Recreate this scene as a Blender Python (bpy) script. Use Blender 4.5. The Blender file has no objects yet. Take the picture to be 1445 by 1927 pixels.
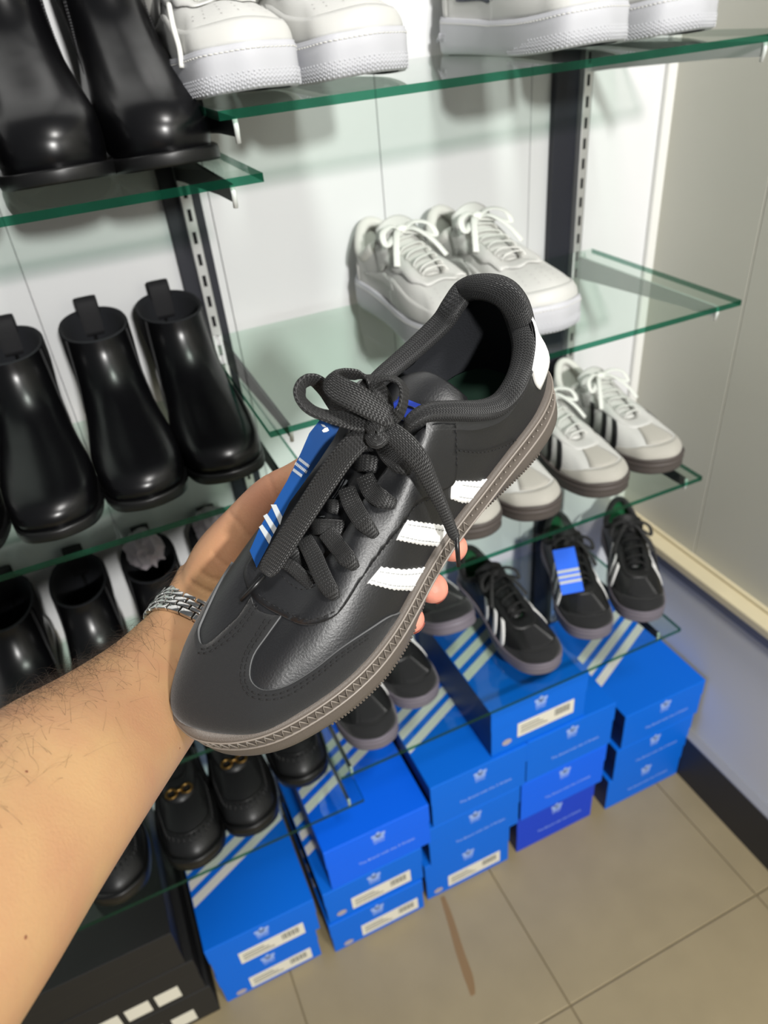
import bpy, bmesh, math, random
import numpy as np
from mathutils import Vector, Matrix
from mathutils.bvhtree import BVHTree
from mathutils.geometry import delaunay_2d_cdt

random.seed(7)
rng = np.random.default_rng(7)
SC = bpy.context.scene
COL = SC.collection
W, H = 1445, 1927

# ------------------------------------------------------------------ camera
F_PX = 1369.27
CAM = np.array([-.1456, -.9234, 1.3608])
YAW, PITCH, ROLL = .3650, -.6073, -.1030
def cam_axes(y, p, r):
    cy, sy, cp, sp, cr, sr = math.cos(y), math.sin(y), math.cos(p), math.sin(p), math.cos(r), math.sin(r)
    f = np.array([sy*cp, cy*cp, sp]); ri = np.array([cy, -sy, 0.]); u = np.cross(ri, f)
    return cr*ri+sr*u, -sr*ri+cr*u, f
RI, UP, FW = cam_axes(YAW, PITCH, ROLL)
cd = bpy.data.cameras.new('camera')
cam = bpy.data.objects.new('camera', cd); COL.objects.link(cam)
cam.matrix_world = Matrix(((RI[0], UP[0], -FW[0], CAM[0]), (RI[1], UP[1], -FW[1], CAM[1]), (RI[2], UP[2], -FW[2], CAM[2]), (0, 0, 0, 1)))
cd.sensor_fit = 'VERTICAL'; cd.sensor_height = 24; cd.sensor_width = 18
cd.lens = F_PX/H*24
cd.clip_start = .02
cd.dof.use_dof = True; cd.dof.focus_distance = .385; cd.dof.aperture_fstop = cd.lens/2.7
SC.camera = cam

# ------------------------------------------------------------------ world, lamps, exposure
wd = bpy.data.worlds.new('world'); SC.world = wd; wd.use_nodes = True
wd.node_tree.nodes['Background'].inputs[0].default_value = (.95, .98, 1.0, 1)
wd.node_tree.nodes['Background'].inputs[1].default_value = .13
def area(name, loc, tgt, size, power, col=(1, .985, .955)):
    l = bpy.data.lights.new(name, 'AREA'); l.shape = 'DISK'; l.size = size; l.energy = power; l.color = col
    o = bpy.data.objects.new(name, l); COL.objects.link(o); o.location = loc
    o.rotation_euler = (Vector(tgt)-Vector(loc)).to_track_quat('-Z', 'Y').to_euler()
    return o
area('spot_lamp', (.0, -3.1, 2.22), (.2, 0, .8), .20, 82)
area('ceiling_lamp', (.30, -1.45, 2.75), (.3, -.5, .4), .30, 25, (1, .975, .94))
SC.view_settings.view_transform = 'Standard'; SC.view_settings.look = 'None'
SC.view_settings.gamma = 1; SC.view_settings.use_curve_mapping = False
SC.view_settings.exposure = .12

# ------------------------------------------------------------------ materials
def srgb(r, g, b):
    f = lambda c: c/12.92 if c <= .04045 else ((c+.055)/1.055)**2.4
    return (f(r/255), f(g/255), f(b/255), 1)
def mat(name, col, rough=.5, metal=0, bump=0, scale=200, detail=3, coat=0, var=0, spec=.5, sss=0, uvbump=None, sheen=0, bdist=.001):
    m = bpy.data.materials.new(name); m.use_nodes = True
    nt = m.node_tree; N = nt.nodes; L = nt.links; b = N['Principled BSDF']
    b.inputs['Base Color'].default_value = col; b.inputs['Roughness'].default_value = rough
    b.inputs['Metallic'].default_value = metal; b.inputs['Coat Weight'].default_value = coat
    b.inputs['Specular IOR Level'].default_value = spec
    if sss:
        b.inputs['Subsurface Weight'].default_value = sss; b.inputs['Subsurface Radius'].default_value = (.008, .003, .0015); b.inputs['Subsurface Scale'].default_value = 1
    if sheen: b.inputs['Sheen Weight'].default_value = sheen; b.inputs['Sheen Roughness'].default_value = .4
    tc = N.new('ShaderNodeTexCoord')
    if bump:
        n = N.new('ShaderNodeTexNoise'); n.inputs['Scale'].default_value = scale; n.inputs['Detail'].default_value = detail
        L.new(tc.outputs['Object'], n.inputs['Vector'])
        bp = N.new('ShaderNodeBump'); bp.inputs['Strength'].default_value = bump; bp.inputs['Distance'].default_value = bdist
        L.new(n.outputs['Fac'], bp.inputs['Height']); L.new(bp.outputs['Normal'], b.inputs['Normal'])
        if var:
            r = N.new('ShaderNodeMix'); r.data_type = 'RGBA'; r.inputs[6].default_value = col
            r.inputs[7].default_value = tuple(c*(1-var) for c in col[:3])+(1,)
            L.new(n.outputs['Fac'], r.inputs[0]); L.new(r.outputs[2], b.inputs['Base Color'])
    if uvbump:
        # woven relief from the strip's own UVs: u across (0..1), v along in metres
        su, sv, k, strength, dist = uvbump
        sx = N.new('ShaderNodeSeparateXYZ'); L.new(tc.outputs['UV'], sx.inputs[0])
        def mth(op, a, bb=None):
            q = N.new('ShaderNodeMath'); q.operation = op
            for i, v in enumerate((a, bb)):
                if v is None: continue
                if isinstance(v, (int, float)): q.inputs[i].default_value = v
                else: L.new(v, q.inputs[i])
            return q.outputs[0]
        uu = mth('MULTIPLY', sx.outputs[0], su)
        tri = mth('PINGPONG', uu, .5)                     # zigzag across the ribs
        ph = mth('ADD', mth('MULTIPLY', sx.outputs[1], sv), mth('MULTIPLY', tri, k))
        hgt = mth('ADD', mth('SINE', mth('MULTIPLY', ph, 6.2832)), mth('MULTIPLY', mth('SINE', mth('MULTIPLY', uu, 12.5664)), .8))
        bp = N.new('ShaderNodeBump'); bp.inputs['Strength'].default_value = strength; bp.inputs['Distance'].default_value = dist
        L.new(hgt, bp.inputs['Height']); L.new(bp.outputs['Normal'], b.inputs['Normal'])
        mr = N.new('ShaderNodeMapRange'); mr.inputs[1].default_value = -1.8; mr.inputs[2].default_value = 1.8
        mr.inputs[3].default_value = .35; mr.inputs[4].default_value = 1.5
        L.new(hgt, mr.inputs[0])
        vm = N.new('ShaderNodeVectorMath'); vm.operation = 'SCALE'; vm.inputs[0].default_value = col[:3]
        L.new(mr.outputs[0], vm.inputs[3]); L.new(vm.outputs[0], b.inputs['Base Color'])
    return m
M = {}
M['leather'] = mat('black_leather', srgb(17, 18, 21), .43, spec=.75, bump=.25, scale=900, detail=4, bdist=.0006)
M['leather_edge'] = mat('grey_cut_leather_edge', srgb(92, 93, 94), .7)
M['suede'] = mat('black_suede', srgb(25, 26, 28), .85, bump=.5, scale=2500, detail=2, var=.5, sheen=.25, bdist=.0005)
M['gum'] = mat('grey_brown_rubber', srgb(101, 93, 86), .5, bump=.6, scale=2200, detail=2, var=.35, bdist=.0005)
M['gum_highlight'] = mat('rubber_ridge_highlight', srgb(128, 120, 112), .35)  # sole rubber lightened: thin highlight on the ridges painted into the colour
M['white_leather'] = mat('white_leather', srgb(240, 240, 238), .5, bump=.15, scale=700, bdist=.0005)
M['knit'] = mat('black_knit', srgb(23, 24, 26), .9, uvbump=(24, 640, 1.2, .8, .0009), sheen=.1)
M['lining'] = mat('black_lining', srgb(22, 24, 29), .95, bump=.6, scale=900)
M['lace'] = mat('black_lace', srgb(12, 12, 13), .8, uvbump=(6, 520, 1.0, 1.0, .0009), sheen=.1)
M['plastic'] = mat('black_plastic', srgb(22, 22, 23), .35)
M['thread'] = mat('black_thread', srgb(20, 20, 21), .8)
M['thread_grey'] = mat('grey_thread', srgb(170, 172, 172), .8)
M['blue'] = mat('blue_card', srgb(12, 68, 132), .3)
M['blue_label'] = mat('blue_label', srgb(28, 62, 178), .7)
M['silver'] = mat('silver_print', srgb(178, 184, 188), .5)
M['paper'] = mat('white_paper', srgb(236, 236, 232), .7)
M['green'] = mat('green_insole', srgb(14, 92, 52), .8)
M['shaded_green'] = mat('shaded_green_insole', srgb(10, 44, 30), .9)  # insole green with the deep shadow inside the shoe painted into its colour
M['boot'] = mat('polished_black_leather', srgb(7, 7, 9), .29, bump=.06, scale=60, coat=0, spec=.45, bdist=.001)
M['boot_sole'] = mat('black_rubber', srgb(13, 13, 14), .4)
M['boot_thread'] = mat('grey_black_thread', srgb(62, 62, 64), .7)
M['elastic'] = mat('black_elastic', srgb(14, 14, 18), .75, bump=.3, scale=400)
M['whitesole'] = mat('white_rubber', srgb(188, 189, 194), .55, bump=.1, scale=300)
M['white_upper'] = mat('white_synthetic', srgb(198, 198, 194), .5, bump=.12, scale=500, bdist=.0005)
M['white_lace'] = mat('white_lace', srgb(222, 222, 217), .8)
M['white_fabric'] = mat('white_lining', srgb(214, 213, 207), .9)
M['grey_suede'] = mat('light_grey_suede', srgb(174, 171, 162), .9, bump=.3, scale=1500, sheen=.2)
M['navy'] = mat('navy_leather', srgb(28, 32, 58), .5)
M['brown_sole'] = mat('dark_gum_rubber', srgb(78, 71, 68), .55)
M['lilac_sole'] = mat('grey_lilac_rubber', srgb(112, 106, 116), .55)
M['dull_black'] = mat('matt_black_leather', srgb(19, 20, 21), .45, bump=.15, scale=500)
M['gold'] = mat('brass', srgb(150, 118, 66), .35, metal=1)
M['box_blue'] = mat('blue_cardboard', srgb(0, 104, 218), .55, spec=.25)
M['box_deep'] = mat('deep_blue_cardboard', srgb(24, 66, 200), .55, spec=.25)
M['box_bright'] = mat('bright_blue_cardboard', srgb(0, 100, 240), .5, spec=.3)
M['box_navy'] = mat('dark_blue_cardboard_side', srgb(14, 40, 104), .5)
M['box_white'] = mat('white_box_print', srgb(222, 220, 212), .5)
M['box_pale'] = mat('pale_blue_print', srgb(150, 178, 232), .5)
M['sticker'] = mat('sticker_paper', srgb(226, 222, 206), .55)
M['sticker_ink'] = mat('sticker_ink', srgb(120, 120, 112), .6)
M['box_black'] = mat('black_cardboard', srgb(26, 26, 26), .6)
M['tissue'] = mat('grey_tissue', srgb(168, 160, 166), .9)
M['post'] = mat('black_board', srgb(30, 32, 42), .55)
M['chrome'] = mat('chromed_steel', srgb(228, 228, 228), .38, metal=.8)
M['slot'] = mat('dark_slot', srgb(14, 14, 16), .8)
M['bracket'] = mat('grey_steel', srgb(196, 198, 197), .5)
M['bracket_dark'] = mat('dark_steel', srgb(38, 40, 42), .4, metal=.5)
M['clip'] = mat('clear_white_rubber', srgb(225, 228, 226), .35)
M['panel'] = mat('white_wall_panel', srgb(222, 223, 224), .38, bump=.12, scale=9, bdist=.004)
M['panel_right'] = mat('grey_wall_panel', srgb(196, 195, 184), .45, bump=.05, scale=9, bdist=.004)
M['film'] = mat('film_covered_wall_panel', srgb(222, 223, 224), .32, bump=.5, scale=7, detail=5, bdist=.006)
M['trim'] = mat('white_pvc_trim', srgb(226, 226, 222), .4)
M['lower'] = mat('pale_grey_panel', srgb(224, 223, 217), .45)
M['alu'] = mat('grey_trim', srgb(140, 141, 146), .4)
M['ledge'] = mat('cream_stone', srgb(222, 210, 176), .4, bump=.1, scale=18, var=.18, detail=6)
M['baseboard'] = mat('black_baseboard', srgb(40, 40, 40), .5)
M['grout'] = mat('tile_grout', srgb(136, 123, 94), .9)
M['stain'] = mat('brown_stain', srgb(134, 106, 68), .5)
M['steel'] = mat('brushed_steel', srgb(206, 206, 204), .13, metal=1)
M['hair'] = mat('dark_hair', srgb(52, 38, 26), .5)

def tile_mat():
    m = mat('beige_floor_tile', srgb(158, 143, 110), .42, bump=.08, scale=14, var=.22, detail=6)
    return m
M['tile'] = tile_mat()

def skin_mat():
    m = mat('skin', srgb(190, 146, 106), .5, bump=.35, scale=700, detail=4, sss=.12, spec=.35, bdist=.0004)
    nt = m.node_tree; N = nt.nodes; L = nt.links; b = N['Principled BSDF']
    tc = [n for n in N if n.type == 'TEX_COORD'][0]
    n = N.new('ShaderNodeTexNoise'); n.inputs['Scale'].default_value = 28; n.inputs['Detail'].default_value = 5
    L.new(tc.outputs['Object'], n.inputs['Vector'])
    cr = N.new('ShaderNodeValToRGB'); cr.color_ramp.elements[0].position = .3; cr.color_ramp.elements[1].position = .75
    cr.color_ramp.elements[0].color = srgb(186, 149, 107); cr.color_ramp.elements[1].color = srgb(178, 131, 99)
    L.new(n.outputs['Fac'], cr.inputs[0])
    # redder finger tips: vertex attribute painted on the finger ends
    at = N.new('ShaderNodeAttribute'); at.attribute_name = 'blush'
    mx = N.new('ShaderNodeMix'); mx.data_type = 'RGBA'; mx.inputs[7].default_value = srgb(214, 138, 122)
    L.new(at.outputs['Fac'], mx.inputs[0]); L.new(cr.outputs[0], mx.inputs[6]); L.new(mx.outputs[2], b.inputs['Base Color'])
    return m
M['skin'] = skin_mat()

def glass_mat():
    m = bpy.data.materials.new('clear_shelf_glass'); m.use_nodes = True
    N = m.node_tree.nodes; L = m.node_tree.links; N.clear()
    o = N.new('ShaderNodeOutputMaterial'); t = N.new('ShaderNodeBsdfTransparent'); g = N.new('ShaderNodeBsdfGlossy')
    t.inputs[0].default_value = (.875, .935, .90, 1); g.inputs['Roughness'].default_value = .02
    f = N.new('ShaderNodeFresnel'); f.inputs[0].default_value = 1.5; mx = N.new('ShaderNodeMixShader')
    ge = N.new('ShaderNodeNewGeometry'); sb = N.new('ShaderNodeMath'); sb.operation = 'SUBTRACT'; sb.use_clamp = True
    L.new(f.outputs[0], sb.inputs[0]); L.new(ge.outputs['Backfacing'], sb.inputs[1]); L.new(sb.outputs[0], mx.inputs[0]); L.new(t.outputs[0], mx.inputs[1]); L.new(g.outputs[0], mx.inputs[2]); L.new(mx.outputs[0], o.inputs[0])
    return m
M['glass'] = glass_mat()
def edge_mat():
    m = mat('green_glass_edge', srgb(20, 92, 68), .15, bump=.15, scale=26, var=.85)
    N = m.node_tree.nodes; L = m.node_tree.links; t = N.new('ShaderNodeBsdfTransparent'); t.inputs[0].default_value = (.10, .42, .30, 1)
    mx = N.new('ShaderNodeMixShader'); mx.inputs[0].default_value = .42; L.new(t.outputs[0], mx.inputs[1]); L.new(N['Principled BSDF'].outputs[0], mx.inputs[2])
    L.new(mx.outputs[0], [n for n in N if n.type == 'OUTPUT_MATERIAL'][0].inputs[0]); return m
M['glass_edge'] = edge_mat()

# ------------------------------------------------------------------ helpers
def link(o, parent=None):
    COL.objects.link(o)
    if parent is not None: o.parent = parent
    return o
def mk(name, V, Fc, m, parent=None, smooth=True, uv=None, fm=None):
    me = bpy.data.meshes.new(name)
    me.from_pydata([tuple(map(float, v)) for v in V], [], [tuple(map(int, f)) for f in Fc])
    ms = m if isinstance(m, (list, tuple)) else [m]
    for x in ms: me.materials.append(x)
    if fm is not None: me.polygons.foreach_set('material_index', np.asarray(fm, dtype=np.int32))
    me.polygons.foreach_set('use_smooth', np.full(len(me.polygons), smooth, dtype=bool))
    if uv is not None:
        lay = me.uv_layers.new(name='UVMap'); vi = np.zeros(len(me.loops), dtype=np.int32); me.loops.foreach_get('vertex_index', vi)
        lay.data.foreach_set('uv', np.asarray(uv, dtype=np.float32)[vi].ravel())
    me.update()
    return link(bpy.data.objects.new(name, me), parent)
def fixn(o):
    bm = bmesh.new(); bm.from_mesh(o.data); bmesh.ops.recalc_face_normals(bm, faces=bm.faces); bm.to_mesh(o.data); bm.free(); return o
def tag(o, label, cat=None, group=None, kind=None):
    if label: o['label'] = label
    if cat: o['category'] = cat
    if group: o['group'] = group
    if kind: o['kind'] = kind
    return o
def thing(name, label, cat, loc=(0, 0, 0), rz=0, group=None):
    o = bpy.data.objects.new(name, None); COL.objects.link(o); o.location = loc; o.rotation_euler = (0, 0, rz)
    o.empty_display_size = .05
    return tag(o, label, cat, group)
def copy_tree(o, parent=None):
    c = o.copy(); COL.objects.link(c)
    if parent is not None: c.parent = parent; c.matrix_parent_inverse = o.matrix_parent_inverse.copy()
    for ch in list(o.children): copy_tree(ch, c)
    return c
def box_vf(x0, x1, y0, y1, z0, z1):
    V = [(x, y, z) for z in (z0, z1) for y in (y0, y1) for x in (x0, x1)]
    return V, [(0, 2, 3, 1), (4, 5, 7, 6), (0, 1, 5, 4), (2, 6, 7, 3), (0, 4, 6, 2), (1, 3, 7, 5)]
def bevel(o, w, seg=2):
    bm = bmesh.new(); bm.from_mesh(o.data)
    bmesh.ops.bevel(bm, geom=list(bm.edges), offset=w, segments=seg, profile=.5, affect='EDGES'); bm.to_mesh(o.data); bm.free(); return o
def box(name, x0, x1, y0, y1, z0, z1, m, parent=None, bv=0, smooth=False):
    V, Fc = box_vf(x0, x1, y0, y1, z0, z1); o = mk(name, V, Fc, m, parent, smooth)
    if bv: bevel(o, bv)
    return o
class MB:
    def __init__(s): s.V = []; s.F = []; s.U = []
    def add(s, V, Fc, U=None):
        b = len(s.V); s.V += [tuple(v) for v in V]; s.F += [tuple(i+b for i in f) for f in Fc]
        s.U += [tuple(u) for u in U] if U is not None else [(0, 0)]*len(V)
    def build(s, name, m, parent=None, smooth=True): return mk(name, s.V, s.F, m, parent, smooth, uv=s.U)
def cr(P, n=8, closed=False):
    P = np.asarray(P, float); k = len(P); out = []
    for i in range(k if closed else k-1):
        if closed: p0, p1, p2, p3 = P[(i-1) % k], P[i], P[(i+1) % k], P[(i+2) % k]
        else: p0, p1, p2, p3 = P[max(i-1, 0)], P[i], P[i+1], P[min(i+2, k-1)]
        for j in range(n):
            t = j/n; out.append(.5*((2*p1)+(-p0+p2)*t+(2*p0-5*p1+4*p2-p3)*t*t+(-p0+3*p1-3*p2+p3)*t**3))
    if not closed: out.append(P[-1])
    return np.array(out)
def unit(v): return v/(np.linalg.norm(v, axis=-1, keepdims=True)+1e-12)
def grid_f(n, m, close_n=False):
    Fc = []
    for i in range(n if close_n else n-1):
        for j in range(m-1):
            a = i*m+j; b = ((i+1) % n)*m+j; Fc.append((a, b, b+1, a+1))
    return Fc
def tube_vf(path, rad, ns=10, flat=1.0, upv=(0, 0, 1), cap=True):
    """swept tube; rad may be scalar/array; flat scales the second axis"""
    P = np.asarray(path, float); n = len(P); r = np.broadcast_to(np.asarray(rad, float), (n,))
    T = unit(np.gradient(P, axis=0)); u = np.array(upv, float); V = []; U = []
    s = np.concatenate([[0], np.cumsum(np.linalg.norm(np.diff(P, axis=0), axis=1))])
    for i in range(n):
        u = u-T[i]*(u@T[i]); nn = np.linalg.norm(u)
        if nn < 1e-6: u = np.cross(T[i], [1, .3, .2]); nn = np.linalg.norm(u)
        u = u/nn; w = np.cross(T[i], u)
        for k in range(ns):
            a = 2*math.pi*k/ns; V.append(P[i]+r[i]*(math.cos(a)*w+flat*math.sin(a)*u)); U.append((k/ns, s[i]))
    Fc = [(i*ns+k, i*ns+(k+1) % ns, (i+1)*ns+(k+1) % ns, (i+1)*ns+k) for i in range(n-1) for k in range(ns)]
    if cap: Fc += [tuple(range(ns))[::-1], tuple((n-1)*ns+k for k in range(ns))]
    return V, Fc, U
def ribbon_vf(P, Nn, w, th, ns=14, p=3.2):
    """flat braided band following P, faces along Nn"""
    P = np.asarray(P, float); n = len(P); w = np.broadcast_to(np.asarray(w, float), (n,)); th = np.broadcast_to(np.asarray(th, float), (n,))
    T = unit(np.gradient(P, axis=0)); s = np.concatenate([[0], np.cumsum(np.linalg.norm(np.diff(P, axis=0), axis=1))]); V = []; U = []
    for i in range(n):
        u = np.asarray(Nn[i], float); u = u-T[i]*(u@T[i]); u = u/(np.linalg.norm(u)+1e-9); x = np.cross(T[i], u)
        for k in range(ns):
            a = 2*math.pi*k/ns; c, q = math.cos(a), math.sin(a)
            cx = math.copysign(abs(c)**(2/p), c); qy = math.copysign(abs(q)**(2/2.2), q)
            V.append(P[i]+x*cx*w[i]/2+u*qy*th[i]/2); U.append((cx/2+.5, s[i]))
    Fc = [(i*ns+k, i*ns+(k+1) % ns, (i+1)*ns+(k+1) % ns, (i+1)*ns+k) for i in range(n-1) for k in range(ns)]
    Fc += [tuple(range(ns))[::-1], tuple((n-1)*ns+k for k in range(ns))]
    return V, Fc, U
def text_obj(name, s, size, m, parent, loc, rot, depth=.0003, align='CENTER', shear=0):
    c = bpy.data.curves.new(name, 'FONT'); c.body = s; c.size = size; c.extrude = depth; c.align_x = align; c.resolution_u = 2; c.shear = shear
    t = bpy.data.objects.new(name, c); COL.objects.link(t); dg = bpy.context.evaluated_depsgraph_get()
    me = bpy.data.meshes.new_from_object(t.evaluated_get(dg)); bpy.data.objects.remove(t)
    me.materials.clear(); me.materials.append(m)
    o = bpy.data.objects.new(name, me); link(o, parent); o.location = loc; o.rotation_euler = rot
    return o
def ray_w(px, py):
    d = RI*((px-W/2)/F_PX)-UP*((py-H/2)/F_PX)+FW
    return d
def at(px, py, depth): return CAM+ray_w(px, py)*depth

# ================================================================== THE SETTING
def struct(o): o['kind'] = 'structure'; return o
XW = .72           # right wall face
wb = struct(box('wall_back', -1.5, XW+.05, .022, .06, 0, 2.2, M['panel']))
seams = [-1.32, -1.095, -.87, -.645, -.42, -.195, .031, .257, .482, .7045]
for a, b in zip(seams[:-1], seams[1:]):
    p = box('wall_panel', a+.0004, b-.0004, .012, .022, 0, 2.2, M['film'] if b < .03 else M['panel'], wb, .0009)
struct(box('trim_1', .7045, XW+.002, .004, .022, 0, 2.2, M['trim'], None, .003))
wr = struct(box('wall_right', XW+.01, XW+.06, -2.2, .03, .5, 2.2, M['panel_right']))
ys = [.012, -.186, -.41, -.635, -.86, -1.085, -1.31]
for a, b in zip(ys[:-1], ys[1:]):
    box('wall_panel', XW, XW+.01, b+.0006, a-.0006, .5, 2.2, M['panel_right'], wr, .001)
struct(box('wall_right_lower', XW-.012, XW+.06, -2.2, .012, 0, .478, M['lower']))
struct(box('trim_2', XW-.020, XW+.02, -2.2, .012, .455, .482, M['alu'], None, .003))
struct(box('trim_3', XW-.016, XW+.02, -2.2, .012, .447, .455, M['alu'], None, .002))
led = struct(box('trim_4', XW-.034, XW+.03, -2.2, .012, .482, .500, M['ledge'], None, .003))
struct(box('trim_5', XW-.006, XW+.02, -2.2, .012, .500, .507, M['ledge'], None, .002))
struct(box('baseboard_right', XW-.030, XW-.010, -2.2, .012, 0, .118, M['baseboard'], None, .001))
struct(box('trim_6', XW-.031, XW-.008, -2.2, .012, .118, .124, M['alu'], None, .002))
fl = struct(box('floor', -1.6, XW+.05, -2.4, .06, -.04, -.004, M['grout']))
xs = [-1.562, -1.162, -.562-.2, -.362, .038-.20, .238, .638, 1.038]
xs = [.238+.4*k for k in range(-4, 3)]; yt = [-.5345+.4*k for k in range(-4, 3)]
for i in range(len(xs)-1):
    for j in range(len(yt)-1):
        x0, x1 = xs[i]+.0009, min(xs[i+1]-.0009, XW); y0, y1 = yt[j]+.0009, min(yt[j+1]-.0009, .05)
        if x1-x0 > .02 and y1-y0 > .02: box('floor_tile', x0, x1, y0, y1, -.012, random.uniform(-.0004, 0), M['tile'], fl, .0015)
# long rust-brown drip mark on the floor, flat stain
st = MB(); pts = cr([(.135, -.285), (.128, -.33), (.118, -.38), (.110, -.43), (.104, -.452)], 5); wds = np.interp(np.arange(len(pts)), [0, 4, 14, len(pts)-1], [.004, .006, .008, .004])
V = []
for p_, w_ in zip(pts, wds): V += [(p_[0]-w_, p_[1], .0003), (p_[0]+w_, p_[1], .0003)]
tag(mk('floor_stain', V, grid_f(len(pts), 2), M['stain'], fl), 'rust brown drip mark on the tiles')

# ------------------------------------------------------------------ uprights, shelves, brackets
def upright(x0, x1, xs_, label):
    t = thing('shelf_upright', label, 'upright', (0, 0, 0))
    box('board', x0, x1, .000, .0118, 0, 2.2, M['post'], t, .001)
    box('slotted_strip', xs_-.0065, xs_+.0065, -.012, .0002, 0, 2.2, M['chrome'], t, .001)
    b = MB()
    for k in range(84):
        z = .05+k*.0255; V, Fc = box_vf(xs_-.0022, xs_+.0022, -.0123, -.0115, z, z+.0135); b.add(V, Fc)
    b.build('slots', M['slot'], t, False)['kind'] = 'stuff'
upright(-.024, .019, .0005, 'black upright with chrome slotted strip, between boot shelves and white sneakers')
upright(.512, .571, .5545, 'black upright with slotted strip at right, near the corner')
upright(-.60, -.55, -.575, 'black upright at far left behind the boots')
GT = .0068
def shelf(x0, x1, z, label, D=.30, yb=-.012):
    V, Fc = box_vf(x0, x1, -D, yb, z-GT, z)
    o = mk('glass_shelf', V, Fc, [M['glass'], M['glass_edge']], None, False, fm=[0, 0, 1, 0, 1, 1])
    return tag(o, label, 'shelf')
ZA, ZB, ZC, ZD, ZE, ZF, ZG, ZH = 1.305, 1.032, .7825, .480, 1.258, .965, .64, .410
XL, XR = -.0125, .585
shelf(-.008, .605, ZA, 'top right glass shelf under the chunky white sneakers')
shelf(-.0167, .581, ZB, 'clear glass shelf with one pair of laced white sneakers, right bay')
shelf(XL, .573, ZC, 'glass shelf carrying the white and grey three-stripe sneakers')
shelf(XL, .592, ZD, 'lowest right glass shelf, under the black three-stripe sneakers')
shelf(-.60, .0188, ZE, 'top left glass shelf under the pair of tall black boots')
shelf(-.60, .0188, ZF, 'left glass shelf under the row of shiny black ankle boots')
shelf(-.60, .012, ZG, 'left glass shelf in shadow below the shiny ankle boots')
shelf(-.60, .015, ZH, 'lowest left glass shelf under the black loafers')
def bracket(x, z, label, m=None, yf=-.283, dx=.0016):
    t = thing('shelf_bracket', label, 'bracket', (x, 0, z-GT), 0, 'shelf brackets')
    prof = [(-.012, -.0005), (yf, -.0005), (yf, -.014), (yf+.05, -.016), (-.05, -.030), (-.012, -.034)]
    V = [(s*dx, y, zz) for s in (-1, 1) for y, zz in prof]; n = len(prof)
    Fc = [tuple(range(n))[::-1], tuple(range(n, 2*n))]+[(i, (i+1) % n, n+(i+1) % n, n+i) for i in range(n)]
    fixn(mk('plate', V, Fc, m or M['bracket'], t, False))
    V, Fc, U = tube_vf([(0, yf-.001, -.0185), (0, yf-.003, -.008), (0, yf-.002, -.001)], .0022, 8); mk('clip', V, Fc, M['clip'], t)
for z, nm in ((ZA, 'top right shelf'), (ZB, 'shelf of laced white sneakers'), (ZC, 'white three-stripe sneaker shelf'), (ZD, 'black three-stripe sneaker shelf')):
    dk = M['bracket_dark'] if z in (ZC, ZD) else None
    bracket(.0075, z, 'steel bracket at the left end of the '+nm, M['bracket_dark'])
    bracket(.5595, z, 'steel bracket at the right end of the '+nm, dk)
for z, nm in ((ZE, 'tall boot shelf'), (ZF, 'ankle boot shelf'), (ZG, 'shadowed boot shelf'), (ZH, 'loafer shelf')):
    bracket(-.0045, z, 'steel bracket at the right end of the '+nm, M['bracket_dark'])
    bracket(-.575, z, 'steel bracket at the left end of the '+nm, M['bracket_dark'])

# ================================================================== SHOE MAKER
XL_ = [.03, .08, .13, .18, .215, .25, .27]
def outline(yl, ym, tt, n=12):
    px = [0, .006]+XL_+[tt[0], tt[1], tt[2]]+XL_[::-1]+[.006]
    py = [0, .022]+list(yl)+[tt[3], tt[4], tt[5]]+[-y for y in ym[::-1]]+[-.022]
    return cr(np.stack([px, py], 1), n, True)
HERO_OUT = ([.0339, .0364, .0390, .0490, .0486, .0387, .0262], [.034, .0335, .037, .0453, .0475, .0393, .0272], (.2824, .2850, .2826, .0098, -.006, -.0172))
SAMBA_OUT = ([.0335, .0350, .0385, .0470, .0490, .0430, .0330], [.0335, .034, .0375, .0455, .047, .0415, .032], (.281, .2850, .281, .017, 0, -.017))
WIDE_OUT = ([.038, .0395, .042, .050, .053, .049, .041], [.038, .039, .042, .050, .052, .048, .040], (.278, .2850, .278, .024, 0, -.024))
LOAF_OUT = ([.032, .033, .036, .044, .0455, .041, .033], [.032, .033, .035, .043, .045, .040, .032], (.280, .285, .280, .019, 0, -.019))
def zspr(x, s): return s*np.clip((x-.19)/.095, 0, 1)**2
def resample(P, n):
    Q = np.vstack([P, P[:1]]); s = np.concatenate([[0], np.cumsum(np.linalg.norm(np.diff(Q, axis=0), axis=1))])
    t = np.linspace(0, s[-1], n, endpoint=False); return np.stack([np.interp(t, s, Q[:, k]) for k in range(Q.shape[1])], 1)
def out_normal(P):
    T = unit(np.roll(P, -1, 0)-np.roll(P, 1, 0)); Nn = np.stack([T[:, 1], -T[:, 0]], 1)
    c = P.mean(0)
    if ((P-c)*Nn).sum() < 0: Nn = -Nn
    return Nn
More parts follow.
